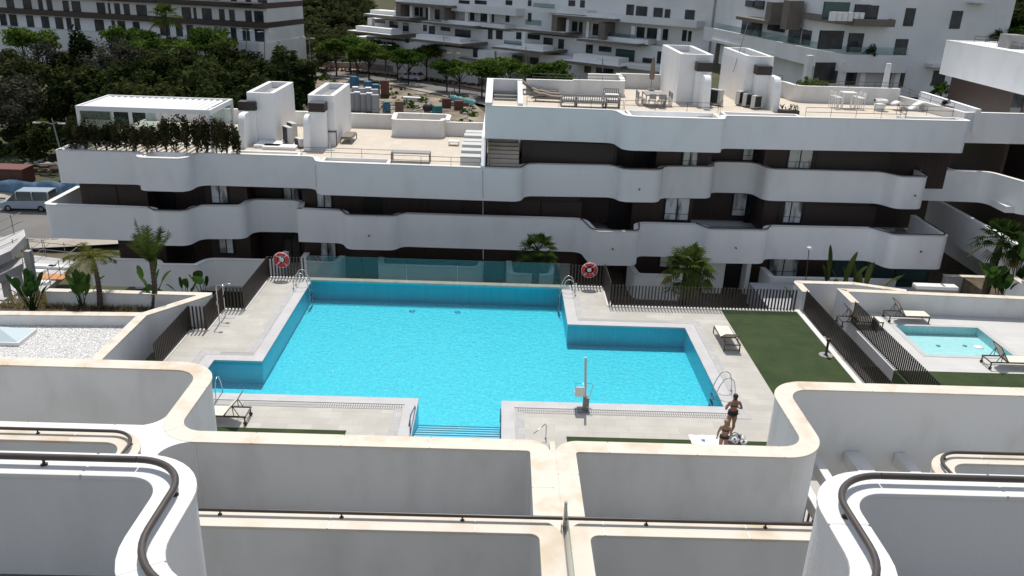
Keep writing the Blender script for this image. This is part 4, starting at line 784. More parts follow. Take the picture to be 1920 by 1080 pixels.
# air conditioners
def ac(label, x, y, z, rz=0, w_=.85, h=.75):
    t = thing('air_conditioner', label, 'air conditioner', (0, 0, 0), group='pale air conditioning units on the roof terraces'); MB().box(-w_/2, -.16, .06, w_/2, .16, h).build('casing', acm, t, True, bevel=.015)
    MB().box(-w_/2+.06, -.172, .14, w_/2-.22, -.162, h-.06).build('fan_grille', acg, t, True); MB().box(-w_/2+.1, -.12, 0, -w_/2+.16, .12, .06).box(w_/2-.16, -.12, 0, w_/2-.1, .12, .06).build('feet', acg, t, True)
    t.location = (x, y, z); t.rotation_euler = (0, 0, rz)
for px, py, rz, w_, h, lab in ((500, 264, -.5, .8, .95, 'single air conditioner against the left-hand stair bulkhead'), (541, 270, -.9, .95, 1.15, 'tall front air conditioner of the pair between the left bulkheads'), (549, 262, -.9, .95, 1.15, 'rear air conditioner of the pair between the left bulkheads'), (562, 276, -.9, .8, .6, 'low white unit beside the second left chimney breast')):
    x, y = roofset(px, py, LF); ac(lab, x, y, LF, rz, w_, h)
for px, py, rz, w_, h, lab in ((1341, 197, -.9, .9, 1.0, 'dark-fronted air conditioner behind the right chimney breast'), (1388, 197, .5, .7, .9, 'left air conditioner of three against the right bulkhead'), (1402, 200, .5, .8, .85, 'middle air conditioner of three against the right bulkhead'), (1418, 204, .5, .8, .85, 'right air conditioner of three against the right bulkhead')):
    x, y = roofset(px, py, RF); ac(lab, x, y, RF, rz, w_, h)
# grey daybed, benches, tables
def daybed(name, label, cat, x, y, z, L, W, h, rz=0, mt_=greyf, pad=cushion):
    t = thing(name, label, cat, (0, 0, 0)); MB().box(-L/2, -W/2, h-.07, L/2, W/2, h).build('top', mt_, t, True)
    for a in (-1, 1):
        for b in (-1, 1): MB().box(a*(L/2-.03)-.03, b*(W/2-.03)-.03, 0, a*(L/2-.03)+.03, b*(W/2-.03)+.03, h-.07).build('leg', mt_, t, True)
    if pad: MB().box(-L/2+.04, -W/2+.03, h, L/2-.04, W/2-.03, h+.09).build('pad', pad, t, True, bevel=.03)
    t.location = (x, y, z); t.rotation_euler = (0, 0, rz); return t
x, y = roofset(651, 268, LF); daybed('daybed', 'grey slatted daybed beside the second left bulkhead', 'daybed', x, y+.6, LF, .8, 1.9, .38)
x, y = roofset(768, 305, LF); daybed('bench', 'long grey bench behind the railing of the left roof terrace', 'bench', -5.4, 49.3, LF, 2.35, .8, .62, 0, greyf, None)
x, y = roofset(851, 272, LF); t = daybed('coffee_table', 'small low white table alone on the left roof terrace', 'table', x, y, LF, .7, .6, .3, 0, plas, None)
x, y = roofset(619, 281, LF); t = thing('parasol_base', 'round white parasol base without parasol beside the left chimney', 'parasol base', (x, y, LF)); MB().lathe([(.34, 0), (.34, .07), (.05, .1)], (x, y, LF), 14).build('base', plas, t); MB().tube([(x, y, LF+.08), (x, y, LF+.5)], .025, 8).build('tube', plas, t)
x, y = roofset(622, 272, LF); daybed('folded_chairs', 'stack of dark folded garden chairs beside the second left bulkhead', 'chairs', x, y, LF, .7, .5, .95, .2, metal_d, None)
# right terrace: four striped loungers, slatted sofas, dining set
for k, (px, py, rz, lab) in enumerate(((1003, 177, -.15, 'folded upright beige cushion lounger standing in the terrace corner'), (1020, 179, -.1, 'beige lounger at the back of the stack on the right roof terrace'), (1024, 184, -.1, 'beige lounger in the middle of the stack on the right roof terrace'), (1028, 190, -.1, 'front beige lounger of the group on the right roof terrace'))):
    x, y = roofset(px, py, RF); t = thing('roof_lounger', lab, 'sun lounger', (0, 0, 0), group='beige loungers on the right roof terrace')
    MB().box(-.9, -.32, .25, .95, .32, .30).build('frame', greyf, t, True)
    c = MB(); vs = [(-.95+1.9*i/14, yy, .36+.14*math.exp(-((i-4)/3)**2)+(.55*max(0, (4-i)/4) if k == 0 else .25*max(0, (3-i)/3))) for yy in (-.3, .3) for i in range(15)]
    c.add(vs, [(i, i+1, 16+i, 15+i) for i in range(14)], True); oc = c.build('cushion', cushion, t, True); sm = oc.modifiers.new('thick', 'SOLIDIFY'); sm.thickness = .1
    for a in (-.8, .85):
        for b in (-.28, .28): MB().box(a-.02, b-.02, 0, a+.02, b+.02, .25).build('leg', greyf, t, True)
    t.location = (x, y, RF); t.rotation_euler = (0, 0, rz)
def slatseat(label, px, py, w_, rz=0):
    x, y = roofset(px, py, RF); t = thing('slatted_sofa', label, 'sofa', (0, 0, 0), group='grey slatted seats on the right roof terrace')
    MB().box(-w_/2, -.35, .28, w_/2, .35, .36).build('seat', greyf, t, True); MB().box(-w_/2+.05, -.28, .36, w_/2-.05, .3, .48).build('cushion', plas, t, True, bevel=.03)
    b = MB()
    for i in range(int(w_/.14)+1): b.box(-w_/2+.14*i, -.37, .3, -w_/2+.14*i+.05, -.33, .72)
    b.box(-w_/2, -.38, .72, w_/2, -.32, .78); b.build('backrest', greyf, t, True)
    for a in (-1, 1): MB().box(a*w_/2-.03, -.35, 0, a*w_/2+.03, .35, .6).build('arm', greyf, t, True)
    t.location = (x, y, RF); t.rotation_euler = (0, 0, rz)
slatseat('grey slatted armchair left of the long slatted sofa', 1066, 199, .95); slatseat('long grey slatted sofa along the roof railing', 1107, 201, 1.9); slatseat('grey slatted armchair right of the long slatted sofa', 1145, 201, 1.0); slatseat('grey slatted armchair behind, facing the roof railing sofa', 1146, 190, 1.0, math.pi)
def table(label, px, py, L, W, h, mt_, z=RF, name='dining_table'):
    x, y = roofset(px, py, z); return daybed(name, label, 'table', x, y, z, L, W, h, 0, mt_, None), x, y
t, x, y = table('grey dining table on the right roof terrace', 1225, 197, 1.3, 1.6, .74, greyf)
def chair(label, x, y, z, rz, mt_, seat=.45, hb=.85, group=None):
    t = thing('chair', label, 'chair', (0, 0, 0), group=group); MB().box(-.21, -.21, seat-.04, .21, .21, seat).build('seat', mt_, t, True)
    b = MB(); b.box(-.21, -.23, seat+.1, .21, -.2, hb); b.build('backrest', mt_, t, True)
    for a in (-.19, .19):
        for c in (-.2, .19): MB().box(a-.018, c-.018, 0, a+.018, c+.018, seat-.04 if c > 0 else hb).build('leg', mt_, t, True)
    t.location = (x, y, z); t.rotation_euler = (0, 0, rz); return t
for dx_, dy_, rz, lab in ((-.85, -.35, -R(90), 'dark chair at the near left of the grey dining table'), (-.85, .4, -R(90), 'dark chair at the far left of the grey dining table'), (.85, -.35, R(90), 'dark chair at the near right of the grey dining table'), (.85, .4, R(90), 'dark chair at the far right of the grey dining table'), (-.3, -1.0, 0, 'dark chair at the near end of the grey dining table, left'), (.3, -1.0, 0, 'dark chair at the near end of the grey dining table, right')):
    chair(lab, x+dx_, y+dy_, RF, rz, greyf, group='dark chairs round the grey dining table')
x, y = roofset(1220, 169, RF); t = thing('closed_parasol', 'tall closed taupe parasol on the right roof terrace', 'parasol', (x, y, RF)); MB().tube([(x, y, RF), (x, y, RF+2.3)], .025, 8).build('pole', grey_m, t); MB().lathe([(.16, .75), (.19, 1.0), (.15, 1.7), (.10, 2.1), (.03, 2.3)], (x, y, RF), 12).build('canopy', cushion, t); MB().lathe([(.3, 0), (.3, .06), (.04, .1)], (x, y, RF), 12).build('base', concrete, t)
x, y = roofset(1665, 192, RF); t = thing('covered_parasol', 'tall parasol wrapped in a white cover, leaning left at the right terrace', 'parasol', (x, y, RF)); tp = PY(1667, 119, y); MB().tube([(x-.45, y, RF), (x-.4, y, RF+.4), (tp.x, y, tp.z)], .30, 12, .17).build('cover', mat('white_cover', (.72, .72, .71), .8, c2=(.55, .55, .55), vs=3, stretch=(1, 1, .3)), t); MB().lathe([(.4, 0), (.4, .05), (.05, .08)], (x-.45, y, RF), 12).build('base', concrete, t)
t, x, y = table('white bar table on the right roof terrace', 1586, 203, .9, .8, 1.05, plas, name='bar_table')
for dx_, dy_, rz, lab in ((-.75, -.3, -R(90), 'white bar stool at the near left of the white bar table'), (-.75, .35, -R(90), 'white bar stool at the far left of the white bar table'), (.75, -.3, R(90), 'white bar stool at the near right of the white bar table'), (.75, .35, R(90), 'white bar stool at the far right of the white bar table')):
    chair(lab, x+dx_, y+dy_, RF, rz, plas, .75, 1.05, 'white bar stools at the bar table')
x, y = roofset(1648, 207, RF); t = thing('tub_chair', 'rounded white rattan tub chair in front of the wrapped parasol', 'chair', (x, y, RF)); MB().lathe([(.30, 0), (.36, .3), (.38, .42), (.1, .44)], (x, y, RF), 16).build('seat', plas, t)
MB().torus((x, y, RF+.62), .38, .09, 'z', 20, 8, R(-150), R(150), False).build('backrest', plas, t)
x, y = roofset(1705, 207, RF); t = thing('rocking_lounger', 'white wave-shaped lounger behind the railing at the terrace end', 'lounger', (x, y, RF)); c = MB(); vs = [(x-1.2+2.4*i/24, y+yy, RF+.35+.22*math.sin(i*.42)) for yy in (-.35, .35) for i in range(25)]; c.add(vs, [(i, i+1, 26+i, 25+i) for i in range(24)], True); oc = c.build('shell', plas, t); sm = oc.modifiers.new('thick', 'SOLIDIFY'); sm.thickness = .08; MB().box(x-.6, y-.25, RF, x+.7, y+.25, RF+.14).build('base', plas, t)
# antenna
x, y = 15.8, 56; q = PY(1381, 120, y); t = thing('antenna', 'tall thin antenna mast on the right-hand bulkhead', 'antenna', (q.x, y, 9)); MB().tube([(q.x-.15, y, PY(1378, 135, y).z), (q.x+.4, y, PY(1386, 40, y).z)], .02, 6).build('mast', grey_m, t)
b = MB()
for k, (zz, L) in enumerate(((10.9, .5), (11.3, .7), (11.6, .4))): b.tube([(q.x-L/2, y, zz), (q.x+L/2, y, zz)], .014, 5)
b.build('element', grey_m, t)
# ================================================================ PLANTS
def leafcloud(rs, n, cr, size, seed, nclump=14, shell=.55, flat=.0, cz=0.0, squash=.8):
    """many small leaf faces gathered in clumps through an ellipsoid of radii cr"""
    g_ = np.random.default_rng(seed); mb = MB()
    cl = []
    while len(cl) < nclump:
        v = g_.normal(size=3); v /= np.linalg.norm(v); r_ = shell+(1-shell)*g_.random()
        if v[2] < -.55 and shell > .3: continue
        cl.append(v*r_*.80)
    cl = np.array(cl); k = g_.integers(0, nclump, n); d_ = g_.normal(size=(n, 3)); d_ /= np.linalg.norm(d_, axis=1)[:, None]
    rad = (g_.random(n)**.45)[:, None]*(.26+.20*g_.random(nclump))[k][:, None]
    p = (cl[k]+d_*rad*np.array([1, 1, squash]))*np.array(cr); p[:, 2] += cz
    nrm = d_*.7+g_.normal(size=(n, 3))*.6+np.array([0, 0, .55]); nrm /= np.linalg.norm(nrm, axis=1)[:, None]
    t_ = np.cross(nrm, g_.normal(size=(n, 3))); t_ /= np.linalg.norm(t_, axis=1)[:, None]; b_ = np.cross(nrm, t_)
    s_ = (size*(.6+.8*g_.random(n)))[:, None]
    q = np.stack([p-t_*s_, p-b_*s_*.45+t_*s_*.1, p+t_*s_, p+b_*s_*.45+t_*s_*.1], 1).reshape(-1, 3)
    mb.v = [tuple(x) for x in q]; mb.f = [(4*i, 4*i+1, 4*i+2, 4*i+3) for i in range(n)]; mb.sm = [False]*n
    return mb, cl*np.array(cr)+np.array([0, 0, cz])
def tree_proto(name, h, cr, th, mt_, seed, n=1700, leaf=.28, nclump=16, tr=.12, lean=0., squash=.8, shell=.55, brm=None):
    """th = height where the crown's centre sits; returns a thing at the origin"""
    t = thing(name, '', 'tree', (0, 0, 0)); mb, cl = leafcloud(None, n, cr, leaf, seed, nclump, shell, cz=th, squash=squash)
    mb.build('crown', mt_, t, True); r_ = random.Random(seed); tb = MB(); top = Vector((lean, 0, th))
    tb.tube([(0, 0, -.4), (lean*.2, r_.uniform(-.1, .1), th*.35), tuple(top)], tr, 7, tr*.45)
    for c in cl[:9]:
        a = Vector((lean*.5, 0, th*.5+.25*(c[2]-th))); tb.tube([a, (a+Vector(c))/2+Vector((0, 0, .1)), Vector(c)], tr*.42, 5, tr*.12)
    tb.build('trunk', brm or bark, t, True); return t
USED = {}
def plant(proto, x, y, z, rz, sc, label, group):
    if proto.name not in USED:
        USED[proto.name] = 1; proto.location = (x, y, z); proto.rotation_euler = (0, 0, rz); proto.scale = (sc,)*3 if not hasattr(sc, '__len__') else sc; proto['label'] = label; proto['group'] = group; return proto
    return dup(proto, (x, y, z), rz, label, sc, group)
# ---- fan palms
def fan_leaf(mb, base, az, el, plen, R_, nseg=15, droop=.35):
    d_ = Vector((math.cos(az)*math.cos(el), math.sin(az)*math.cos(el), math.sin(el))); sd_ = Vector((-math.sin(az), math.cos(az), 0)); nn = sd_.cross(d_)*-1
    tip = base+d_*plen; tip.z -= droop*plen*.3; mb.tube([base, base+d_*plen*.5, tip], .018, 4, .011)
    dd = (d_-Vector((0, 0, droop))).normalized()
    for i in range(nseg):
        a = (i/(nseg-1)-.5)*R(205); u = dd*math.cos(a)+sd_*math.sin(a); w_ = (sd_*math.cos(a)-dd*math.sin(a))*(R_*.060)
        m_ = tip+u*R_*.55; e = tip+u*R_*(1-.25*abs(a)/1.8); e.z -= R_*(.16+.1*abs(math.sin(a)))
        mb.add([tip, m_+w_+nn*.02, e, m_-w_-nn*.02], [(0, 1, 2, 3)])
def fan_palm(name, label, x, y, z, hgt, seed, R_=.62, n=34, lean=(0, 0), plen=.7, group=None, dead=True):
    r_ = random.Random(seed); t = thing(name, label, 'palm', (0, 0, 0), group=group); top = Vector((lean[0], lean[1], hgt)); tb = MB()
    tb.tube([(0, 0, -.3), (lean[0]*.2, lean[1]*.2, hgt*.3), (lean[0]*.6, lean[1]*.6, hgt*.7), tuple(top)], .24, 10, .15)
    for k in range(int(hgt/.16)):
        f = k*.16/hgt; c = Vector((lean[0]*f, lean[1]*f, k*.16)); rr = .25-.09*f; tb.lathe([(rr, 0), (rr+.035, .10), (rr-.01, .13)], c, 9)
    tb.build('trunk', palmbark, t, True); mb = MB(); db = MB()
    for i in range(n):
        az = i*2.399+r_.uniform(-.2, .2); f = i/n; el = R(72)-R(105)*f+r_.uniform(-.12, .12); fan_leaf(mb if f < .88 or not dead else db, top+Vector((0, 0, .1-.25*f)), az, el, plen*(.75+.5*f)*r_.uniform(.85, 1.15), R_*r_.uniform(.85, 1.1), 15, .15+.5*f)
    mb.build('fronds', lf_palm, t, True)
    if dead: db.build('dry_fronds', lf_dry, t, True)
    t.location = (x, y, z); return t
gz = -3.4
b = PY(1005, 500, 42.5); fan_palm('fan_palm', 'green fan palm standing behind the glass screen of the pool', b.x, 42.5, gz, 3.1+PY(1003, 470, 42.5).z+.3-.0, 3, .68, 34)
b = PY(1281, 560, 41.0); fan_palm('fan_palm', 'broad fan palm behind the middle of the long deck fence', b.x, 41.0, gz, 3.4+PY(1281, 500, 41).z, 5, .80, 38, plen=.9)
b = PY(1852, 515, 42); c = PY(1872, 448, 42); fan_palm('fan_palm', 'tall fan palm against the white wall at the right edge', b.x, 42, gz, 3.4+c.z, 9, .72, 38, lean=(c.x-b.x+.2, 0), plen=.85)
# ---- feather palms of the left bed
def feather_palm(label, base, top, seed, n, L, spread, tr=.1, mt_=lf_yel, side=None):
    r_ = random.Random(seed); t = thing('feather_palm', label, 'palm', tuple(base), group='feather palms in the bed left of the pool'); tb = MB(); B, T = Vector(base), Vector(top)
    pts = [B+(T-B)*f+Vector((.10*math.sin(f*3.1), 0, 0)) for f in (0, .25, .5, .75, 1)]; tb.tube(pts, tr*1.25, 9, tr*.8)
    for k in range(int((T-B).length/.2)): f = k*.2/(T-B).length; c = B+(T-B)*f+Vector((.10*math.sin(f*3.1), 0, 0)); tb.lathe([(tr*1.2-.035*f, 0), (tr*1.35-.035*f, .05), (tr*1.2-.035*f, .09)], c, 9)
    tb.build('trunk', palmbark, t); mb = MB()
    for i in range(n):
        az = i*2.399 if side is None else side+r_.uniform(-.9, .9); el = R(r_.uniform(*spread)); d_ = Vector((math.cos(az), math.sin(az), 0)); Li = L*r_.uniform(.8, 1.1); pr = None
        for s_ in range(20):
            f = s_/19; q = T+d_*(Li*f*math.cos(el)*(1-.25*f*f))+Vector((0, 0, Li*(math.sin(el)*f-.62*f*f*math.cos(el)*.8)))
            if pr is not None:
                ax_ = (q-pr).normalized(); sd_ = ax_.cross(Vector((0, 0, 1))).normalized(); mb.bar(pr, q, .022*(1-f)+.006, .02*(1-f)+.006)
                for sg_ in (-1, 1):
                    for hf in (0, .5):
                        ll = .42*Li/2*(math.sin(math.pi*min(1, f*.9+.12))**.6)*r_.uniform(.8, 1.2); o = pr+(q-pr)*hf; e = o+(sd_*sg_*.8+ax_*.65).normalized()*ll+Vector((0, 0, -.28*ll+r_.uniform(-.06, .1))); w_ = ax_*.020
                        mb.add([o-w_, o+w_, e+w_*.3, e-w_*.3], [(0, 1, 2, 3)])
            pr = q
    mb.build('fronds', mt_, t); return t
b = P(188, 578, .55); tp = PY(172, 482, b.y); feather_palm('leaning palm with yellowish drooping fronds in the bed at the far left', b, tp, 4, 13, 1.75, (8, 45), .10)
b = P(288, 576, .55); tp = PY(283, 490, b.y); feather_palm('upright palm with tall green fronds in the middle of the left bed', b, tp, 8, 12, 2.2, (50, 80), .11, lf_palm)
# ---- strelitzia / banana-like plants with paddle leaves
def paddle_leaf(mb, base, az, el, stem, L, W, droop=.3, tears=0, rr=None):
    d_ = Vector((math.cos(az)*math.cos(el), math.sin(az)*math.cos(el), math.sin(el))); sd_ = Vector((-math.sin(az), math.cos(az), 0)); a = base+d_*stem; mb.tube([base, base+d_*stem*.5, a], .022, 5, .014)
    n = 9; pts = []
    for i in range(n+1):
        f = i/n; p_ = a+d_*L*f+Vector((0, 0, -droop*L*f*f)); w_ = W*math.sin(math.pi*(f*.86+.10))**.7*.5 if 0 < i < n else .02; up = Vector((0, 0, .18*w_)); pts.append((p_-sd_*w_+up, p_, p_+sd_*w_+up))
    vs = [q for r3 in pts for q in r3]; mb.add(vs, [(3*i+k, 3*i+k+1, 3*i+k+4, 3*i+k+3) for i in range(n) for k in (0, 1)], True)
def strelitzia(label, x, y, z, h, seed, n=11, W=.28, mt_=lf_paddle, group='paddle-leaved plants in the garden beds', bare=False, nm='paddle_plant'):
    r_ = random.Random(seed); t = thing(nm, label, 'plant', (0, 0, 0), group=group); mb = MB()
    for i in range(n):
        az = i*2.399+r_.uniform(-.3, .3); el = R(r_.uniform(52, 84)); paddle_leaf(mb, Vector((r_.uniform(-.12, .12), r_.uniform(-.12, .12), 0)), az, el, h*r_.uniform(.35, .6), h*r_.uniform(.38, .55), W*r_.uniform(.8, 1.15), r_.uniform(.1, .4))
    mb.build('leaves', mt_, t, True); t.location = (x, y, z); return t
for px, py, h, sd_, n, lab in ((62, 580, 1.9, 1, 24, 'dense dark paddle-leaved plant at the left end of the palm bed'), (155, 574, 1.85, 2, 19, 'ragged paddle-leaved plant just left of the leaning palm'), (280, 574, .95, 3, 9, 'low paddle-leaved plant at the foot of the upright palm'), (150, 570, .8, 14, 7, 'small paddle-leaved plant in front of the ragged one')):
    b = P(px, py, .55); strelitzia(lab, b.x, b.y, .55, h, sd_, n)
b = P(283, 560, .55); strelitzia('tall narrow paddle-leaved plant behind the upright palm', b.x, b.y+.2, .55, 1.9, 21, 8, .24)
b = P(368, 553, .55); strelitzia('single broad-leaved plant behind the low wall by the left fence', b.x, b.y+.8, .1, 1.5, 6, 5, .5)
b = P(335, 552, .55); strelitzia('arching light green plant behind the low wall', b.x, b.y+.9, -.1, 1.3, 7, 7, .2, lf_mid)
for px, py, yy, h, sd_, lab in ((1565, 520, 42.3, 3.0, 31, 'tall dark paddle-leaved plant left of the pair behind the right garden wall'), (1618, 520, 42.3, 3.1, 32, 'tall dark paddle-leaved plant right of the pair behind the right garden wall')):
    b = PY(px, py, yy); strelitzia(lab, b.x, yy, -2.6, 4.0, sd_, 11, .34, lf_dark)
b = PY(1062, 505, 42.6); strelitzia('upright paddle-leaved plant right of the fan palm behind the glass screen', b.x, 42.6, -3.2, 3.1, 36, 8, .36)
b = PY(1515, 520, 41.6); strelitzia('low arching paddle-leaved plant behind the right garden wall corner', b.x, 41.6, -2.4, 2.6, 37, 9, .22)
for px, py, h, sd_, lab in ((1880, 545, 2.6, 33, 'lush paddle-leaved plant under the tall fan palm'), (1905, 560, 2.2, 34, 'paddle-leaved plant at the right edge beside the far slat fence'), (1862, 505, 1.4, 38, 'small paddle-leaved plant at the foot of the tall fan palm'), (1912, 500, 3.0, 39, 'upright paddle-leaved plant cut by the right edge above the bed')):
    b = PY(px, py, 40.5); strelitzia(lab, b.x, 40.5, b.z-.9, h, sd_, 12, .42)
MB().box(27.6, 30, -3.4, 36, 45, -.9).build('planting_bed', soilm, kind='structure')
# dry grass in the bed and ground cover on the right
def grass(name, poly, n, h, mt_, seed, z):
    r_ = random.Random(seed); mb = MB(); (x0, y0, x1, y1) = poly
    for i in range(n):
        x, y = r_.uniform(x0, x1), r_.uniform(y0, y1); a = r_.uniform(0, 6.28); l = h*r_.uniform(.5, 1.2); e = Vector((x+math.cos(a)*l*.7, y+math.sin(a)*l*.7, z+l*.7)); mb.add([(x-.02*math.sin(a), y+.02*math.cos(a), z), (x+.02*math.sin(a), y-.02*math.cos(a), z), e], [(0, 1, 2)])
    mb.build(name, mt_, kind='stuff')
a_ = P(60, 578, .55); b_ = P(270, 566, .55); grass('dry_grass', (a_.x-1.5, a_.y-.1, b_.x+.6, b_.y+.7), 2600, .32, lf_dry, 5, .55)
grass('ground_cover', (27.7, 33, 31.5, 39), 2600, .4, lf_olive, 6, -.9)
# ---- hedge shrubs in the roof planter
sh = []
for k in range(3):
    t = thing('hedge_shrub', '', 'shrub', (0, 0, 0)); mb, cl = leafcloud(None, 1500, (.80, .32, 1.0), .080, 40+k, 40, .15, cz=1.08); mb.build('foliage', lf_red, t, True)
    tb = MB()
    for c in cl[:8]: tb.tube([(0, 0, 0), (c[0]*.4, c[1]*.4, c[2]*.5), tuple(c)], .018, 4, .006)
    tb.build('stems', bark, t, True); sh.append(t)
hp = [(-25.4+.60*i, 48.86+.04*(i % 2)) for i in range(17)]+[(-25.75, 49.6+.75*i) for i in range(5)]
for i, (x, y) in enumerate(hp):
    tall = 1.0+(.28 if i > 8 and i < 16 else 0)+.12*math.sin(i*2.1)
    plant(sh[i % 3], x, y, Z1-.2, i*1.3, (1, 1, tall), 'reddish green shrub in the hedge planted along the front edge of the left roof terrace' if i < 17 else 'reddish green shrub along the left side edge of the left roof terrace', 'roof hedge shrubs, front row' if i < 17 else 'roof hedge shrubs, side row')
x, y = roofset(1478, 213, RF); t = thing('potted_plant', 'dark spiky potted plant at the left end of the right terrace railing', 'potted plant', (x, y, RF)); mb = MB()
for i in range(22): paddle_leaf(mb, Vector((x+.5*math.sin(i*5.1), y+.2*math.cos(i*3.3), RF+.2)), i*2.4, R(50+20*math.sin(i)), .1, .45, .07, .3)
mb.build('leaves', lf_dark, t); MB().box(x-.6, y-.25, RF, x+.6, y+.25, RF+.22).build('planter', metal_d, t)
x, y = roofset(1770, 209, RF); t = thing('potted_plant', 'square dark pot with clipped green plant at the right terrace corner', 'potted plant', (x, y, RF)); MB().box(x-.35, y-.3, RF, x+.35, y+.3, RF+.35).build('planter', metal_d, t); mb, _c = leafcloud(None, 260, (.4, .35, .35), .06, 71, 10, .3, cz=.55); mb.v = [(v[0]+x, v[1]+y, v[2]+RF) for v in mb.v]; mb.build('foliage', lf_dark, t)
# ================================================================ BEYOND: terrain helper, streets, far buildings
def G(px, py, dz=0.0):          # where the sight line meets the ground
    d_ = ray(px, py).normalized(); t_ = 50.0
    while t_ < 900:
        q = Vector((0, 0, H))+d_*t_
        if q.z < zt(q.x, q.y)+dz: return q
        t_ += .5
    return q
class Plane:
    """a vertical facade line on the ground; s runs along it, dep goes away from us"""
    def __init__(s, a, b):
        s.o = Vector((a[0], a[1], 0)); s.d = (Vector((b[0], b[1], 0))-s.o).normalized(); s.n = Vector((-s.d.y, s.d.x, 0))
        if s.n.y < 0: s.n = -s.n
    def hit(s, px, py, dep=0):
        r_ = ray(px, py); o = s.o+s.n*dep; t_ = (o-Vector((0, 0, H))).dot(s.n)/r_.dot(s.n); q = Vector((0, 0, H))+r_*t_; return (q-s.o).dot(s.d), q.z
    def s_at(s, px, z, dep=0):
        lo, hi = 0, 0; py = 60
        for _ in range(6):
            a, za = s.hit(px, py, dep); a2, zb = s.hit(px, py+1, dep); py += (z-za)/(zb-za)
        return s.hit(px, py, dep)[0]
    def box(s, mb, s0, s1, z0, z1, d0, d1):
        o = s.o+s.d*s0+s.n*d0; return mb.obox((o.x, o.y, z0), s.d*(s1-s0), s.n*(d1-d0), (0, 0, z1-z0))
    def rect(s, mb, pxL, pyT, pyB, pxR, d0, d1):     # rows measured at the left end, front face at depth d0
        s0, z1 = s.hit(pxL, pyT, d0); _, z0 = s.hit(pxL, pyB, d0); s1 = s.s_at(pxR, (z0+z1)/2, d0); return s.box(mb, s0, s1, z0, z1, d0, d1)
# ---- left-hand far building with brown bands
LB = Plane((-92, 158), (-41, 145)); lb = thing('apartment_block', 'long white far apartment block with dark brown balcony bands behind the wood', 'building', (-66, 152, -4))
S1 = LB.s_at(498, 2, 0)
def lbox(name, z0, z1, d0, d1, m_, s0=-60, s1=None): LB.box(mb := MB(), s0, S1 if s1 is None else s1, z0, z1, d0, d1); return mb.build(name, m_, lb)
_, zb1 = LB.hit(498, 43, 0); _, zb0 = LB.hit(498, 53.5, 0); st_h = 3.0
lbox('wall', -8, 22, 1.2, 14, fwhite, s1=S1-.02)
for k in range(4):
    zz = zb0+st_h*k*1.04; lbox('balcony_band', zz, zz+(zb1-zb0), 0, 14.05, brown if k != 1 else mat('red_brown_band', (.09, .055, .045), .8), s1=S1+.03)
    if k == 1:
        LB.box(m2 := MB(), -60, S1-.2, zz+.85, zz+1.0, -1.3, 0); m2.build('slab_edge', mat('reddish_slab_edge', (.42, .30, .27), .8), lb)
    LB.box(m2 := MB(), -60, S1, zz+.3, zz+1.0, -.06, -.02); m2.build('glass_rail', tealg, lb) if k == 1 else None
lbox('garden_wall', -8, zb0-2.1, -3, -2.6, fwhite, s1=S1+.4); lbox('garden_wall', -8, zb0-2.3, -2.6, 14, fwhite, s1=S1+.2)
r_ = random.Random(5)
def lwin(pxs, zlo, zhi, m_=pane_d):
    for a, b in pxs:
        s0, s1 = LB.s_at(a, (zlo+zhi)/2, 1.15), LB.s_at(b, (zlo+zhi)/2, 1.15); LB.box(f := MB(), s0, s1, zlo, zhi, 1.12, 1.25); f.build('window', m_, lb)
u1 = zb1+.02; lwin(((12, 26), (43, 59), (72, 80), (88, 98), (118, 129), (135, 151), (182, 197), (203, 207), (215, 225), (232, 243), (256, 275), (300, 312), (341, 358), (363, 368), (379, 397), (411, 421), (430, 440), (460, 472), (477, 494)), u1-.3, u1+1.75)
lwin(((0, 12), (18, 32), (50, 63), (78, 92), (104, 118), (125, 134), (140, 150), (178, 195), (210, 216), (221, 235), (250, 262), (300, 318), (330, 342), (350, 362), (433, 443), (455, 468), (478, 496)), zb0-2.3, zb0-.25)
lwin(((290, 312), (330, 345), (365, 372), (380, 395), (432, 443), (460, 470), (483, 500), (400, 410), (200, 225), (240, 262)), u1+2.9, u1+4.7); lwin(((60, 85), (120, 150), (180, 200)), u1+2.9, u1+4.7, pane_g)
for px, py, px2, py2 in ((552, 70, 466, 110), (500, 85, 462, 95)):
    a, b = G(px, py+6), G(px2, py2+6); t = thing('boundary_wall', 'white stepped boundary wall sloping down from the far brown-banded block' if py == 70 else 'short white boundary wall piece in front of the sloping one', 'wall', (a.x, a.y, a.z)); mb = MB(); wall(mb, [Vector((a.x, a.y)), Vector((b.x, b.y))], .4, min(a.z, b.z)-1, max(a.z, b.z)+1.6); mb.build('wall_body', fwhite, t)
    cb = MB(); wall(cb, [Vector((a.x, a.y)), Vector((b.x, b.y))], .55, max(a.z, b.z)+1.6, max(a.z, b.z)+1.72); cb.build('coping', whitep, t)
# ---- terraced white building across the street
M = Plane((-22, 160), (10, 135)); mbd = thing('terraced_apartments', 'stepped white far apartment building with taupe terrace slabs across the street', 'building', (0, 150, -4))
def mpart(name, m_, pxL, pyT, pyB, pxR, d0, d1): M.rect(q := MB(), pxL, pyT, pyB, pxR, d0, d1); return q.build(name, m_, mbd)
M.box(q := MB(), M.s_at(742, 6, 6), M.s_at(1330, 6, 6), -7, 26, 6, 24); q.build('wall', fwhite, mbd)
M.box(q := MB(), M.s_at(690, 0, 4), M.s_at(1300, 0, 4), -7, 4.5, 4, 6); q.build('wall', fwhite, mbd)
M.box(q := MB(), M.s_at(668, -2, 1), M.s_at(960, -2, 1), -7, 1.2, 1, 4); q.build('wall', fwhite, mbd); M.box(q := MB(), M.s_at(1010, -2, 1), M.s_at(1310, -2, 1), -7, 1.8, 1, 4); q.build('wall', fwhite, mbd)
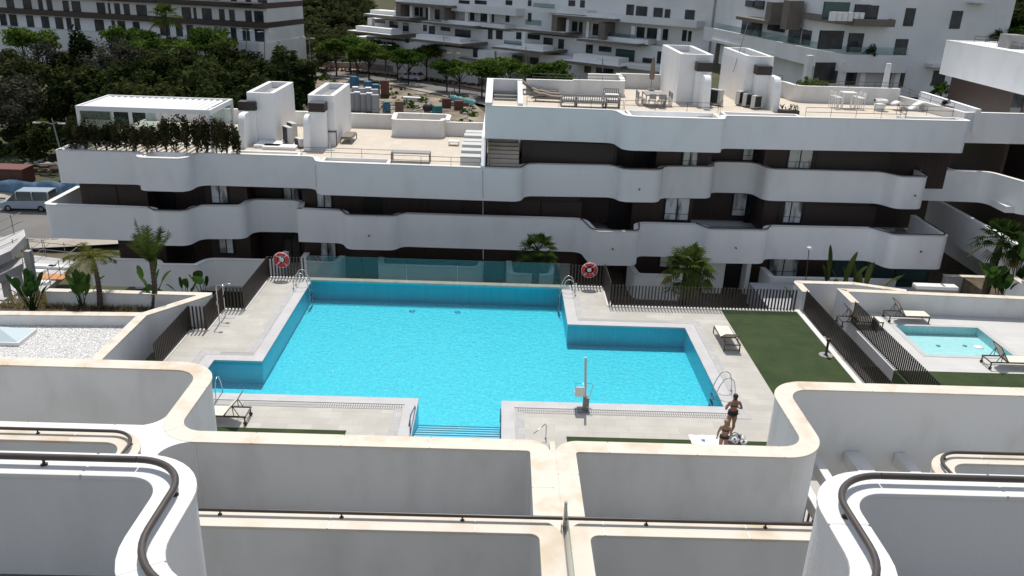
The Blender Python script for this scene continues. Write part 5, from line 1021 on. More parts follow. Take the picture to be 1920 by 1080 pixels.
for a in ((650, 57, 61, 733, -3), (681, 26, 30, 768, 1), (741, 3, 6.5, 846, 2), (788, 40, 43, 888, 1), (769, 72, 76, 866, -3), (860, 107, 110, 900, -1), (922, 87, 91, 1018, -3), (962, 53, 57, 1060, 1), (1035, 27, 31, 1153, 2), (1081, 72, 76.5, 1197, 1), (1052, 113, 118, 1163, -3)):
    pL, t_, b_, pR, dd = a; mpart('terrace_slab', taupe, pL, t_, b_, pR, dd, dd+7)
    M.rect(q := MB(), pL+1.5, t_-.75, t_-.05, pR-1.5, dd+.4, dd+7); q.build('slab_top', fwhite, mbd)
for a in ((667, 48, 57, 733, -1.5, 1.5), (780, 64, 72, 862, -1.5, 1.5), (828, 36, 43, 946, 3, 6.2), (846, 7, 20, 967, 3.5, 6.2), (945, 79, 89, 1018, -1.5, 1.5), (1012, 13, 22, 1100, 3.5, 6.2), (1100, 24, 36, 1306, 3.5, 6.2), (1128, 67, 76, 1215, 3, 6), (1075, 101, 114, 1160, -1.5, 1.5), (1160, 118, 126, 1300, -1, 2), (694, 18, 25, 745, 3, 6)):
    pL, t_, b_, pR, d0, d1 = a; mpart('parapet', fwhite, pL, t_, b_, pR, d0, d1)
for a in ((742, 5, 31, 751, 2, 5), (825, 12, 37, 833, 2, 5), (1035, 30, 58, 1044, 2, 5), (1123, 42, 73, 1134, 2, 5)): mpart('frame_post', taupe, *a)
for a in ((691, 34, 52, 697, 1, 1.8), (768, 10, 35, 773, 3, 3.6), (803, 13, 37, 806, 3, 3.6), (872, 20, 40, 877, 4, 4.6), (914, 24, 42, 918, 4, 4.6), (1062, 36, 66, 1066, 3, 3.6), (1100, 40, 70, 1104, 3, 3.6), (1184, 48, 73, 1190, 4, 4.6), (1233, 53, 76, 1239, 4, 4.6), (979, 60, 90, 984, 0, .7), (923, 96, 112, 927, -2, -1.4)): mpart('column', fwhite, *a)
for a in ((730, 39, 56, 746, 0), (755, 42, 58, 766, 0), (700, 36, 42, 722, 0), (775, 13, 29, 785, 1), (787, 14, 33, 792, 1), (798, 15, 34, 802, 1), (815, 17, 36, 824, 1), (755, 12, 25, 764, 1), (877, 20, 39, 889, 1), (901, 22, 40, 913, 1), (918, 23, 41, 926, 1), (948, 25, 41, 955, 1), (990, 24, 40, 996, 1), (990, 0, 11, 996, 1), (860, 0, 6, 880, 1), (890, 0, 7, 912, 1), (948, 0, 9, 960, 1),
          (804, 48, 66, 815, 0), (826, 50, 57, 844, 0), (853, 54, 71, 882, 0), (793, 46, 58, 800, 0), (887, 89, 110, 895, -1), (915, 55, 73, 923, 0), (930, 57, 73, 942, 0), (968, 60, 73, 977, 0), (790, 84, 95, 804, -1), (886, 120, 129, 894, -1), (760, 72, 80, 766, -1), (687, 68, 76, 700, -1),
          (1019, 70, 89, 1036, 0), (1047, 73, 91, 1057, 0), (984, 63, 72, 1012, 0), (960, 103, 113, 978, -1), (994, 107, 120, 1008, -1), (1073, 40, 58, 1082, 1), (1086, 41, 60, 1092, 1), (1112, 44, 66, 1122, 1), (1066, 0, 11, 1078, 1), (1088, 0, 14, 1096, 1), (1175, 8, 31, 1188, 1), (1193, 11, 32, 1213, 1), (1226, 14, 36, 1242, 1), (1247, 17, 36, 1256, 1), (1285, 18, 38, 1302, 1), (1190, 50, 72, 1208, 1), (1214, 52, 73, 1232, 1), (1241, 54, 75, 1252, 1), (1280, 56, 77, 1287, 1), (1291, 58, 78, 1296, 1),
          (1099, 83, 101, 1111, 0), (1123, 86, 96, 1146, 0), (1233, 96, 119, 1248, 0), (1135, 105, 117, 1150, 0), (1096, 122, 136, 1108, -1), (1118, 124, 137, 1150, -1), (1205, 108, 117, 1225, 0)):
    pL, t_, b_, pR, tier = a; dd = {1: 5.93, 0: 3.93, -1: .93}[tier]; mpart('window', pane_d, pL, t_, b_, pR, dd, dd+.2)
for a in ((1155, 91, 117, 1172, 3.9), (1173, 93, 118, 1189, 3.9)): mpart('window', pane_g, a[0], a[1], a[2], a[3], a[4], a[4]+.2)
for a in ((1130, 60, 68, 1190, 3.1), (945, 75, 82, 978, -1.6), (1000, 5, 13, 1040, 3.4), (985, 36, 46, 1015, 3)): mpart('glass_rail', tealg, *a, a[4]+.05)
# ---- right-hand tower
tw = thing('apartment_tower', 'tall white far apartment tower with glass-railed balconies, top right', 'building', (40, 95, 2))
W_ = Plane((29.1, 119), (33.4, 90.1)); N_ = Plane((35.0, 85.6), (52, 90.2))
MB().prism([(31.2, 121), (34.9, 93), (36.22, 87.59), (54.85, 92.63), (55, 128), (31, 128)], 0, 34).build('wall', fwhite, tw)
def tband(z0, z1, m_=fwhite, out=0.0, name='balcony_band', pts=((28.6, 122), (29.1, 119), (33.4, 90.1), (35.0, 85.6), (41.9, 87.1), (43.4, 90.2))):
    q = MB(); wall(q, [Vector(p) for p in pts], .3, z0, z1, side=-1 if False else 1); return q.build(name, m_, tw)
_, zT = W_.hit(1337, 53, 0); tband(zT-1.75, zT); MB().prism([(28.9, 119), (33.4, 90.3), (35.1, 86.0), (41.8, 87.3), (43, 91), (36, 95), (33, 120)], zT-1.7, zT-1.35).build('floor_slab', fwhite, tw)
tb2 = zT+3.3; tband(tb2-.55, tb2+.15, taupe, pts=((33.6, 97), (34.3, 88.9), (35.1, 85.8), (39.6, 86.6), (40.2, 89.5)))
MB().prism([(33.8, 97), (34.4, 89), (35.2, 86), (39.5, 86.8), (40, 90), (35, 97)], tb2-.5, tb2-.2).build('floor_slab', fwhite, tw)
q = MB(); wall(q, [Vector(p) for p in ((29.4, 119), (33.5, 90.3), (35.1, 85.8), (41.8, 87.2))], .04, zT, zT+.75, side=1); q.build('glass_rail', clearg, tw)
def nwin(pxL, t_, b_, pxR, m_=pane_d, dep=1.54, pl=N_, name='window'): pl.rect(q := MB(), pxL, t_, b_, pxR, dep, dep+.25); return q.build(name, m_, tw)
for a in ((1700, 15, 49, 1715), (1787, 20, 54, 1803), (1681, 73, 105, 1701), (1606, 8, 41, 1631), (1632, 10, 44, 1646)): nwin(*a)
nwin(1548, 3, 37, 1592, pane_g); nwin(1540, 57, 92, 1581); nwin(1595, 62, 98, 1618); nwin(1532, 117, 156, 1580); nwin(1590, 124, 160, 1622); nwin(1668, 131, 164, 1676); nwin(1679, 131, 164, 1696); nwin(1752, 132, 160, 1772)
MB().box(0, 0, 0, .01, .01, .01) if False else None
for a in ((1655, 108, 112), ): pass
for px, py0, py1 in ((1521, 112, 150), (1585, 124, 158), (1622, 124, 162), (1686, 131, 166)):
    s0, z1 = N_.hit(px, py0, .3); _, z0 = N_.hit(px, py1, .3); N_.box(q := MB(), s0-.3, s0+.3, z0-1, z1+.4, .3, .9); q.build('column', fwhite, tw)
N_.box(q := MB(), N_.s_at(1735, 6, 1.4), N_.s_at(1775, 6, 1.4), N_.hit(1735, 125, 1.4)[1], N_.hit(1735, 119, 1.4)[1], .6, 2.4); q.build('canopy', fwhite, tw)
N_.box(q := MB(), N_.s_at(1785, 6, 1.4), N_.s_at(1815, 6, 1.4), N_.hit(1785, 4, 1.4)[1], N_.hit(1785, 0, 1.4)[1], .6, 2.4); q.build('canopy', fwhite, tw)
for a in ((1392, 36, 64, 1407), (1409, 38, 66, 1425), (1440, 42, 56, 1470), (1398, 0, 12, 1412), (1416, 0, 16, 1430), (1480, 50, 80, 1500), (1505, 55, 84, 1520)):
    W_.rect(q := MB(), *a, 1.9, 2.3); q.build('window', pane_d, tw)
W_.rect(q := MB(), 1438, 3, 42, 1445, -.2, 1.5); q.build('frame_post', taupe, tw); W_.rect(q := MB(), 1470, 0, 55, 1478, -.2, 1.5); q.build('frame_post', taupe, tw); W_.rect(q := MB(), 1380, 30, 36, 1440, -.4, 2); q.build('terrace_slab', taupe, tw)
# pergola below the tower balcony
tpg = thing('terrace_pergola', 'flat taupe pergola on the terrace in front of the far tower', 'pergola', (25, 92, 3)); a, b, c = P(1345, 76, 6.2), P(1365, 76, 6.2), P(1480, 97, 6.2)
MB().prism([(a.x, a.y), (c.x, c.y), (c.x+4.2, c.y+1.6), (a.x+4.5, a.y+2)], 5.75, 6.2).build('roof', taupe, tpg)
for q in (a, c): MB().box(q.x+.1, q.y+.2, 0, q.x+.7, q.y+.9, 5.75).build('post', taupe, tpg)
# bits on the tower balconies
for px, py, z, lab in ((1575, 50, tb2, 'white planters on the upper balcony of the far tower'),):
    s0, _z = N_.hit(1560, 42, .2); t = thing('planter_row', lab, 'planters', (36, 86, tb2))
    for k in range(6): N_.box(q := MB(), s0+.65*k, s0+.65*k+.5, tb2-.1, tb2+.75, .35, .85); q.build('planter', plas, t)
# low wall and hedge terrace in front of the tower
q = P(1690, 160, 5.5)
# ---- streets
def strip(name, pts, w0, m_, lift, side=0):
    pts = [Vector(p) for p in pts]; out = []
    for i in range(len(pts)-1):
        n_ = max(1, int((pts[i+1]-pts[i]).length/3)); out += [pts[i]+(pts[i+1]-pts[i])*k/n_ for k in range(n_)]
    out.append(pts[-1]); a = offset(out, w0[0]); b = offset(out, w0[1]); mb = MB(); n = len(out)
    vs = [(p.x, p.y, zt(p.x, p.y)+lift) for p in a]+[(p.x, p.y, zt(p.x, p.y)+lift) for p in b]; mb.add(vs, [(i, i+1, n+i+1, n+i) for i in range(n-1)]); return mb.build(name, m_, kind='structure')
ln = [G(480, 118), G(560, 138), G(650, 141), G(760, 152), G(900, 180), G(1000, 200)]; ln = [(q.x, q.y) for q in ln]
strip('road', ln, (3.0, -5.5), asphalt, .32); strip('pavement', ln, (6.4, 3.0), pinkpave, .44); strip('pavement', ln, (-5.5, -7.0), pavem, .42)
t = thing('street_wall', 'low pale retaining wall with railing along the far side of the street', 'wall', (ln[2][0], ln[2][1]+6.5, -5)); pts = offset([Vector(p) for p in ln], 6.7); mb = MB()
for i in range(len(pts)-1): a, b = pts[i], pts[i+1]; za, zb = zt(a.x, a.y), zt(b.x, b.y); mb.add([(a.x, a.y, za-1), (b.x, b.y, zb-1), (b.x, b.y, zb+1.5), (a.x, a.y, za+1.5), (a.x, a.y+.4, za+1.5), (b.x, b.y+.4, zb+1.5)], [(0, 1, 2, 3), (3, 2, 5, 4)])
mb.build('wall_body', concrete, t); mb = MB()
for i in range(len(pts)-1):
    a, b = pts[i], pts[i+1]; L = (b-a).length
    for zz in (2.0, 2.6): mb.tube([(a.x, a.y+.2, zt(a.x, a.y)+zz), (b.x, b.y+.2, zt(b.x, b.y)+zz)], .03, 5)
    for k in range(int(L/1.2)): q = a+(b-a)*(k*1.2/L); z = zt(q.x, q.y); mb.tube([(q.x, q.y+.2, z+1.45), (q.x, q.y+.2, z+2.6)], .025, 4)
mb.build('railing', grey_m, t)
yl = [G(640, 215), G(700, 178), G(760, 185), G(830, 232), G(900, 260)]
q0, q1, q2, q3 = G(560, 215), G(600, 146), G(860, 178), G(985, 275); mb = MB(); N = 10
vs = []
for j in range(N+1):
    for i in range(N+1):
        a = q0.lerp(q1, j/N); b = q3.lerp(q2, j/N); c = a.lerp(b, i/N); vs.append((c.x, c.y, zt(c.x, c.y)+.3))
mb.add(vs, [(j*(N+1)+i, j*(N+1)+i+1, (j+1)*(N+1)+i+1, (j+1)*(N+1)+i) for j in range(N) for i in range(N)], True); mb.build('dirt_yard', dirtm, kind='structure')
lr = [(-120, 70), (-62, 72.3), (-20, 70)]; strip('road', lr, (4.5, -5.0), asphalt, .36); strip('pavement', lr, (7.5, 4.5), pavem, .46); strip('pavement', lr, (-5.0, -7.5), pavem, .44)
mh = G(15, 108); strip('path', [(G(-40, 102).x, G(-40, 102).y), (G(60, 118).x, G(60, 118).y)], (2.0, -2.0), pavem, .35)
# ---- vehicles
def vehicle(name, label, cat, L, W, prof, cab, mt_, loc, rz, rear_glass=True, group=None):
    """prof: side outline (x,z) of the body; cab: side outline of the glazed cabin"""
    t = thing(name, label, cat, (0, 0, 0)); o = MB().yprism(prof, -W/2, W/2).build('body', mt_, t, True, bevel=.06)
    c = MB(); n = len(cab); inn = W/2-.1; vs = [(x, s_*(W/2-(.04 if z < cab[0][1]+.1 else .2)), z) for s_ in (-1, 1) for x, z in cab]; c.add(vs, [tuple(range(n-1, -1, -1)), tuple(range(n, 2*n))]+[(i, (i+1) % n, n+(i+1) % n, n+i) for i in range(n)]); c.build('windows', pane_d, t, True)
    rf = MB(); x0, x1, zt_ = cab[1][0], cab[2][0], cab[1][1]; rf.box(min(x0, x1)-.03, -W/2+.17, zt_-.02, max(x0, x1)+.03, W/2-.17, zt_+.05)
    for xx in (x0, (x0+x1)/2, x1): rf.box(xx-.05, -W/2+.03, cab[0][1], xx+.05, -W/2+.19, zt_).box(xx-.05, W/2-.19, cab[0][1], xx+.05, W/2-.03, zt_)
    rf.build('roof', mt_, t, True, bevel=.02)
    for x in (L*.31, -L*.31):
        for y in (-W/2+.06, W/2-.06):
            w_ = MB().torus((x, y, .33), .24, .095, 'y', 18, 8).build('wheel', mat('tyre_rubber', (.012, .012, .012), .9) if 'tyre_rubber' not in MT else MT['tyre_rubber'], t, True); MB().tube([(x, y-.06, .33), (x, y+.06, .33)], .2, 12).build('rim', grey_m, w_, True)
    for y in (-W/2+.25, W/2-.25): MB().box(L/2-.08, y-.16, .62, L/2+.01, y+.16, .78).build('headlight', plas, t, True); MB().box(-L/2-.01, y-.14, .7, -L/2+.05, y+.14, .95).build('tail_light', redm, t, True)
    t.location = loc; t.rotation_euler = (0, 0, rz); return t
wpaint = mat('white_car_paint', (.62, .63, .64), .3)
q = G(771, 155); vehicle('parked_car', 'white estate car parked at the far kerb of the street', 'car', 4.6, 1.85, [(-2.25, .3), (2.25, .3), (2.3, .7), (1.3, .95), (-2.2, 1.0), (-2.3, .6)], [(-2.1, .98), (-1.7, 1.5), (.3, 1.52), (1.2, .95)], wpaint, (q.x, q.y+.3, q.z+.4), math.atan2(-.47, 1)+math.pi)
q = G(58, 400); vehicle('parked_van', 'bluish white van parked on the left street behind the scaffolding', 'van', 4.7, 1.9, [(-2.3, .3), (2.25, .3), (2.32, .75), (1.5, 1.0), (-2.3, 1.1)], [(-2.3, 1.08), (-2.2, 1.85), (.6, 1.87), (1.5, 1.0)], mat('pale_blue_paint', (.30, .36, .42), .35), (q.x, q.y, q.z+.4), math.pi+.05)
# ---- street lamps and poles
def lamp(label, px, pyb, pyt, arm, yy=None, group='street lamps'):
    b = G(px[0], pyb) if yy is None else PY(px[0], pyb, yy); top = PY(px[1], pyt, b.y); t = thing('street_lamp', label, 'street lamp', (b.x, b.y, b.z), group=group)
    MB().tube([(b.x, b.y, b.z), (top.x, b.y, top.z)], .085, 7, .05).build('pole', grey_m, t)
    for s_ in arm: MB().tube([(top.x, b.y, top.z-.5), (top.x+s_*.5, b.y, top.z-.3), (top.x+s_, b.y, top.z-.35)], .035, 6).build('arm', grey_m, t); MB().box(top.x+s_*.95-.3, b.y-.12, top.z-.45, top.x+s_*.95+.3, b.y+.12, top.z-.36).build('lamp_head', acm, t)
lamp('tall street lamp with looped double arms between wood and street', (586, 579), 165, 66, (-1.6, .5), 118)
lamp('street lamp at the left edge of the building across, two arms', (118, 97), 300, 222, (-1.4, .8), 70)
for px, pyb, pyt, lab in ((724, 150, 80, 'thin grey street lamp behind the two leafy street trees'), (852, 190, 95, 'grey street lamp among the street trees by the road bend'), (986, 150, 85, 'grey street lamp in front of the taupe terrace slabs'), (832, 122, 66, 'slender pole in front of the middle terrace slab'), (1130, 135, 107, 'short pole before the lowest taupe slab'), (462, 105, 52, 'left pole of two in front of the far brown-banded block'), (496, 110, 55, 'right pole of two in front of the far brown-banded block')):
    lamp(lab, (px, px), pyb, pyt, (-.9, .7), {724: 150, 852: 138, 986: 132, 832: 148, 1130: 118, 462: 132, 496: 134}[px])
# ================================================================ TREES
T_dark = [tree_proto('dark_tree', 8, (2.6, 2.6, 4.2), 4.6, (lf_dark, lf_dk2, lf_dark)[k], 101+k, 2600, .30, 22, .16, shell=.4) for k in range(3)]
T_grey = [tree_proto('grey_tree', 8, (2.6, 2.5, 3.9), 4.4, lf_grey, 111+k, 1500, .22, 20, .14, shell=.45) for k in range(2)]
T_con = [tree_proto('conifer', 8, (1.5, 1.5, 4.6), 4.9, lf_dark, 121, 2200, .24, 24, .14, shell=.3)]
T_green = [tree_proto('street_tree', 6, (2.7, 2.6, 1.55), 4.2, lf_mid, 131+k, 1700, .22, 17, .13, squash=.75) for k in range(3)]
T_olive = [tree_proto('bushy_tree', 5, (2.4, 2.3, 2.2), 2.6, lf_olive, 141+k, 1600, .22, 18, .12, shell=.45) for k in range(2)]
def tree_at(protos, px, pyt, yy, label, group, htop, wid=1.0, seed=0):
    q = PY(px, pyt, yy); z = zt(q.x, yy); sc = max(.35, (q.z-z)/htop); return plant(protos[seed % len(protos)], q.x, yy, z, seed*1.7, (sc*wid if sc < 1.4 else 1.2*wid, sc*wid if sc < 1.4 else 1.2*wid, sc), label, group)
k = 0
for (px, py, yy) in ((255, 95, 122), (300, 92, 118), (350, 95, 124), (385, 88, 116), (418, 72, 126), (455, 105, 120), (490, 98, 124), (535, 84, 120), (110, 110, 100), (170, 104, 104), (225, 112, 98), (275, 122, 94), (330, 118, 100), (380, 118, 92), (430, 124, 98), (475, 120, 92), (515, 112, 100), (558, 102, 108),
                    (60, 160, 84), (110, 152, 80), (152, 165, 84), (195, 150, 78), (245, 150, 80), (300, 144, 76), (350, 146, 80), (400, 142, 76), (445, 150, 80), (485, 150, 84), (20, 228, 70), (70, 218, 66), (105, 250, 68), (40, 270, 66), (140, 205, 72), (90, 190, 76), (180, 190, 74)):
    k += 1; tree_at(T_dark, px, py, yy if yy > 88 else yy+(22 if px < 130 else 12), 'dark evergreen tree in the dense wood left behind the building', 'dark evergreen trees of the wood', 8.6, 1.15, k)
for (px, py, yy) in ((75, 66, 128), (205, 58, 130), (28, 122, 96), (8, 135, 92), (232, 70, 126), (175, 80, 122)):
    k += 1; tree_at(T_grey, px, py, yy, 'greyish sparse tree among the dark trees of the wood', 'greyish trees of the wood', 8.2, 1.2, k)
tree_at(T_con, 145, 40, 126, 'tall dark conifer standing highest in the left wood', 'conifers', 9.4, 1.3, 0)
for (px, py, yy) in ((35, 48, 140), (62, 52, 142), (225, 46, 138), (258, 50, 140), (385, 44, 138), (404, 52, 136), (320, 68, 134), (285, 66, 136)):
    k += 1; tree_at(T_green, px, py, yy, 'bright green tree in front of the white wall of the far brown-banded block', 'bright trees before the far brown-banded block', 5.7, 1.1, k)
for (px, py, yy) in ((345, 80, 130), (265, 78, 130), (20, 85, 124), (25, 95, 110), (110, 88, 128), (300, 84, 128), (470, 88, 138)):
    k += 1; tree_at(T_olive, px, py, yy, 'rounded olive green bush tree at the back edge of the wood', 'olive bush trees at the back of the wood', 4.7, 1.2, k)
q = PY(308, 15, 136); fan_palm('tall_palm', 'single tall thin-trunked palm rising before the far brown-banded block', q.x, 136, zt(q.x, 136), q.z-zt(q.x, 136)-1.2, 77, 1.5, 26, plen=1.5)
LAB = ('street tree with a forked trunk, leftmost of the row along the far street', 'leafy street tree just left of the parked white car', 'wide street tree over the parked white car', 'street tree in front of the lower terraces, right of the white car', 'low spreading street tree behind the left corner of the taller roof')
for i, (px, py, yy) in enumerate(((628, 72, 152), (655, 64, 156), (690, 78, 148), (668, 92, 146), (722, 72, 160), (765, 90, 145), (745, 96, 150), (838, 108, 138), (862, 114, 137), (905, 112, 132), (930, 104, 134), (958, 112, 131), (1040, 112, 126), (1028, 124, 124), (800, 84, 152))):
    k += 1; tree_at(T_green, px, py, yy, 'bright green street tree along the street in the middle distance', 'bright street trees', 5.6, 1.15, k)
for (px, py, yy) in ((600, 92, 160), (585, 110, 150), (640, 88, 168), (610, 60, 185), (575, 70, 175), (560, 62, 170), (670, 62, 178), (595, 20, 215), (640, 18, 220), (575, 30, 205), (668, 30, 205)):
    k += 1; tree_at(T_olive, px, py, yy, 'olive green tree on the slope left of the terraced far building', 'olive trees on the slope', 4.7, 1.5, k)
for (px, py, yy) in ((1895, 0, 108), (1915, 10, 104), (1880, -10, 116), (1905, -20, 118)):
    k += 1; tree_at(T_dark, px, py, yy, 'dark tree behind the roof at the top right corner', 'dark trees at the top right corner', 8.6, 1.5, k)
def bushball(label, px, py, yy, r_, seed, m_=lf_mid, group='round clipped bushes above the right wing'):
    q = PY(px, py, yy); t = thing('round_bush', label, 'bush', (q.x, yy, q.z-r_), group=group); mb, cl = leafcloud(None, 420, (r_, r_, r_*.9), r_*.16, seed, 22, .35, cz=r_*.4); mb.build('foliage', m_, t, True)
    tb = MB()
    for c in cl[:5]: tb.tube([(0, 0, -r_), tuple(c*.8)], .04, 4, .015)
    tb.build('stems', bark, t, True)
for i, (px, py) in enumerate(((1868, 58), (1885, 62), (1908, 55), (1912, 66), (1897, 66), (1876, 64))): bushball('round clipped green bush in the row above the right wing roof', px, py, 92+i % 2*3, 1.1, 300+i)
for i, (px, py, yy, lab) in enumerate(((1535, 150, 76, 'yellow green shrub on the terrace under the far tower balcony, right one'), (1515, 148, 77, 'yellow green shrub on the terrace under the far tower balcony, left one'), (1768, 156, 75, 'small yellow green bush beside the far tower base near the right wing'))): bushball(lab, px, py, yy, 1.0, 320+i, lf_mid, 'shrubs at the foot of the far tower')
for i, (px, py, yy, r0, lab) in enumerate(((1634, 88, 86.5, .8, 'bushy potted green plant on the lower balcony of the far tower'), (1412, 100, 96, .9, 'plant at the foot of the far terrace pergola'), (1100, 66, 150, 1.2, 'dark green plant on the middle terrace of the stepped block'), (880, 38, 158, 1.2, 'dark green plant under the upper balcony of the stepped block'), (1190, 112, 134, 1.2, 'dark plant beside the green glass doors of the stepped block'), (706, 50, 168, 1.2, 'small plant on the top left terrace of the stepped block'))): bushball(lab, px, py, yy, r0, 350+i, lf_dk2, 'plants on far terraces')
# scrub on the slopes and undergrowth of the wood: uncountable
def scrub(name, pts, mt_, seed, n=130, leaf=.32):
    base, _ = leafcloud(None, n, (1.6, 1.6, 1.1), leaf, seed, 9, .4, cz=.7); bv = np.array(base.v); r2 = np.random.default_rng(seed); vs = []; fs = []; off = 0
    for (x, y, s_) in pts:
        a = r2.random()*6.28; c, s__ = math.cos(a), math.sin(a); v = bv*s_; v = np.stack([v[:, 0]*c-v[:, 1]*s__+x, v[:, 0]*s__+v[:, 1]*c+y, v[:, 2]+zt(x, y)], 1); vs.append(v); fs += [(4*i+off, 4*i+1+off, 4*i+2+off, 4*i+3+off) for i in range(n)]; off += 4*n
    m_ = MB(); m_.v = [tuple(v) for v in np.concatenate(vs)]; m_.f = fs; m_.sm = [False]*len(fs); m_.build(name, mt_, kind='stuff')
r_ = random.Random(12); pts = []
while len(pts) < 170:
    px, py = r_.uniform(545, 700), r_.uniform(-30, 95); q = G(px, py)
    if q.y > 172: pts.append((q.x, q.y, r_.uniform(.8, 2.0)))
scrub('hillside_scrub', pts, lf_olive, 61)
pts = [(r_.uniform(-78, -20), r_.uniform(86, 128), r_.uniform(.7, 1.5)) for _ in range(220)]; pts = [p_ for p_ in pts if not (p_[1] > 88 and p_[0] > -26-.1*(p_[1]-88))]
scrub('undergrowth', pts, lf_dark, 62)
pts = [(q.x+r_.uniform(-2, 2), q.y+r_.uniform(-2, 2), r_.uniform(.4, .8)) for q in [G(a, b) for a, b in ((820, 240), (840, 245), (860, 240), (880, 246), (870, 232), (845, 236), (895, 250), (800, 165), (820, 190), (760, 178), (750, 172), (745, 185), (800, 195), (790, 185), (590, 150), (610, 146), (625, 152), (600, 158), (640, 150), (830, 250), (815, 247), (700, 165), (715, 165), (770, 205), (790, 208), (780, 200), (735, 190), (740, 172), (728, 168), (760, 196), (812, 200), (835, 190), (850, 190), (870, 215), (885, 225), (880, 205), (620, 165), (640, 168), (655, 160), (690, 158))]]
scrub('yard_weeds', pts, lf_mid, 63, 110, .3); scrub('street_hedge', [(q.x, q.y+8.2, .7) for q in [G(a, 140+.12*(a-560)) for a in range(600, 900, 14)]], lf_olive, 64, 110, .25)
# ================================================================ BUILDERS' YARD BEHIND THE BUILDING
def stackpile(name, label, cat, px, py, L, W, Hh, mt_, rz=0, group=None, top=None, lift=.3):
    q = G(px, py, lift); t = thing(name, label, cat, (0, 0, 0), group=group); p_ = MB()
    for y in (-W/2+.08, 0, W/2-.08): p_.box(-L/2, y-.07, 0, L/2, y+.07, .1)
    for x in range(5): p_.box(-L/2+x*(L-.12)/4, -W/2, .1, -L/2+x*(L-.12)/4+.12, W/2, .14)
    p_.build('pallet', woodm, t, True); MB().box(-L/2+.03, -W/2+.03, .14, L/2-.03, W/2-.03, Hh).build('load', mt_, t, True, bevel=.04)
    if top: MB().box(-L/2+.1, -W/2+.1, Hh, L/2-.15, W/2-.1, Hh+.22).build('cover', top, t, True, bevel=.08)
    t.location = (q.x, q.y, q.z-.02); t.rotation_euler = (0, 0, rz); return t
for i, (px, py) in enumerate(((661, 208), (671, 209), (683, 210), (694, 211), (704, 212), (668, 203), (680, 203), (692, 204), (703, 205))): stackpile('block_pallet', 'pallet of pale building blocks in the big stack behind the roof terrace', 'pallet', px, py, 1.15, 1.0, 2.6+.3*(i > 4), blockm, .25, 'pallets of pale blocks', plas if i % 2 else None)
for i, (px, py, lab) in enumerate(((553, 190, 'blue plastic tank stack left of the second bulkhead, front one'), (563, 186, 'blue plastic tank left of the second bulkhead, tall one'), (548, 178, 'blue plastic tank behind the first bulkhead'), (665, 165, 'blue crate stack behind the second bulkhead, left one'), (690, 172, 'blue crate stack above the pale blocks'), (705, 178, 'blue crate stack right of the pale blocks'), (725, 210, 'blue pallet load beside the cardboard stack'), (820, 215, 'teal blue covered load right of the black bag'))):
    stackpile('blue_crate', lab, 'crate stack', px, py, 1.2, 1.1, 1.7 if i < 6 else 1.3, blue_b if i < 7 else tealm, .3*i, None, tealm if i % 3 == 0 else None)
for i, (px, py, lab) in enumerate(((722, 182, 'tall stack of reddish bricks standing by the dirt track'), (837, 202, 'reddish brick stack beside the teal tarpaulin'), (860, 206, 'low reddish brick stack half behind the weeds'))): stackpile('brick_pallet', lab, 'brick stack', px, py, 1.3, 1.2, 2.6 if i == 0 else 1.4, brickm, .2)
stackpile('cardboard_stack', 'brown wrapped pallet at the right end of the pale blocks', 'pallet', 749, 209, 1.2, 1.1, 1.5, woodm, .2)
q = G(772, 190, .3); t = thing('pipe_bundle', 'bundle of white plastic pipes lying beside the dirt track', 'pipes', (q.x, q.y, q.z)); mb = MB()
for i in range(6): mb.tube([(q.x-1.3, q.y+.2*(i % 3), q.z+.2+.32*(i//3)), (q.x+1.4, q.y-.3+.2*(i % 3), q.z+.2+.32*(i//3))], .17, 8)
mb.build('pipes', plas, t); MB().box(q.x-.1, q.y-.6, q.z-.1, q.x+.1, q.y+.7, q.z+.05).build('bearer', woodm, t)
q = G(803, 210, .3); t = thing('rubble_bag', 'bulging black rubble bag beside the teal covered load', 'bag', (q.x, q.y, q.z)); MB().ell((q.x, q.y, q.z+.55), (.85, .75, .75), 14, 9).build('sack', acg, t); MB().torus((q.x, q.y, q.z+1.15), .35, .07, 'z', 14, 6).build('rim', metal_d, t)
q = G(865, 200, .3); t = thing('tarpaulin', 'teal tarpaulin draped over a heap along the road edge', 'tarpaulin', (q.x, q.y, q.z)); vs = []; nI, nJ = 14, 5
for j in range(nJ+1):
    for i in range(nI+1): vs.append((q.x-2+4*i/nI+.2*math.sin(j), q.y+1.2-1.6*i/nI+1.2*j/nJ, q.z+1.5*math.sin(math.pi*(.12+.76*j/nJ))*(1-.35*i/nI)+.15*math.sin(i*1.9+j)))
MB().add(vs, [(j*(nI+1)+i, j*(nI+1)+i+1, (j+1)*(nI+1)+i+1, (j+1)*(nI+1)+i) for j in range(nJ) for i in range(nI)], True).build('sheet', tealm, t); MB().box(q.x-1.6, q.y+.1, q.z-.2, q.x+1.5, q.y+1.0, q.z+.6).build('load', woodm, t)
mb = MB(); rd = random.Random(44)
for i in range(230):
    q = G(rd.uniform(600, 895), rd.uniform(178, 236), .3)
    if rd.random() < .5: a = Vector((q.x, q.y, q.z+rd.uniform(.02, .3))); mb.bar(a, a+Vector((rd.uniform(-1.6, 1.6), rd.uniform(-1.2, 1.2), rd.uniform(0, .4))), rd.uniform(.06, .25), rd.uniform(.04, .12))
    else: mb.ell((q.x, q.y, q.z+.1), (rd.uniform(.15, .5), rd.uniform(.15, .5), rd.uniform(.1, .35)), 6, 4)
mb.build('yard_debris', mat('mixed_debris', (.42, .40, .37), .9, c2=(.10, .09, .08), vs=.9, ramp=(.45, .55)), kind='stuff')
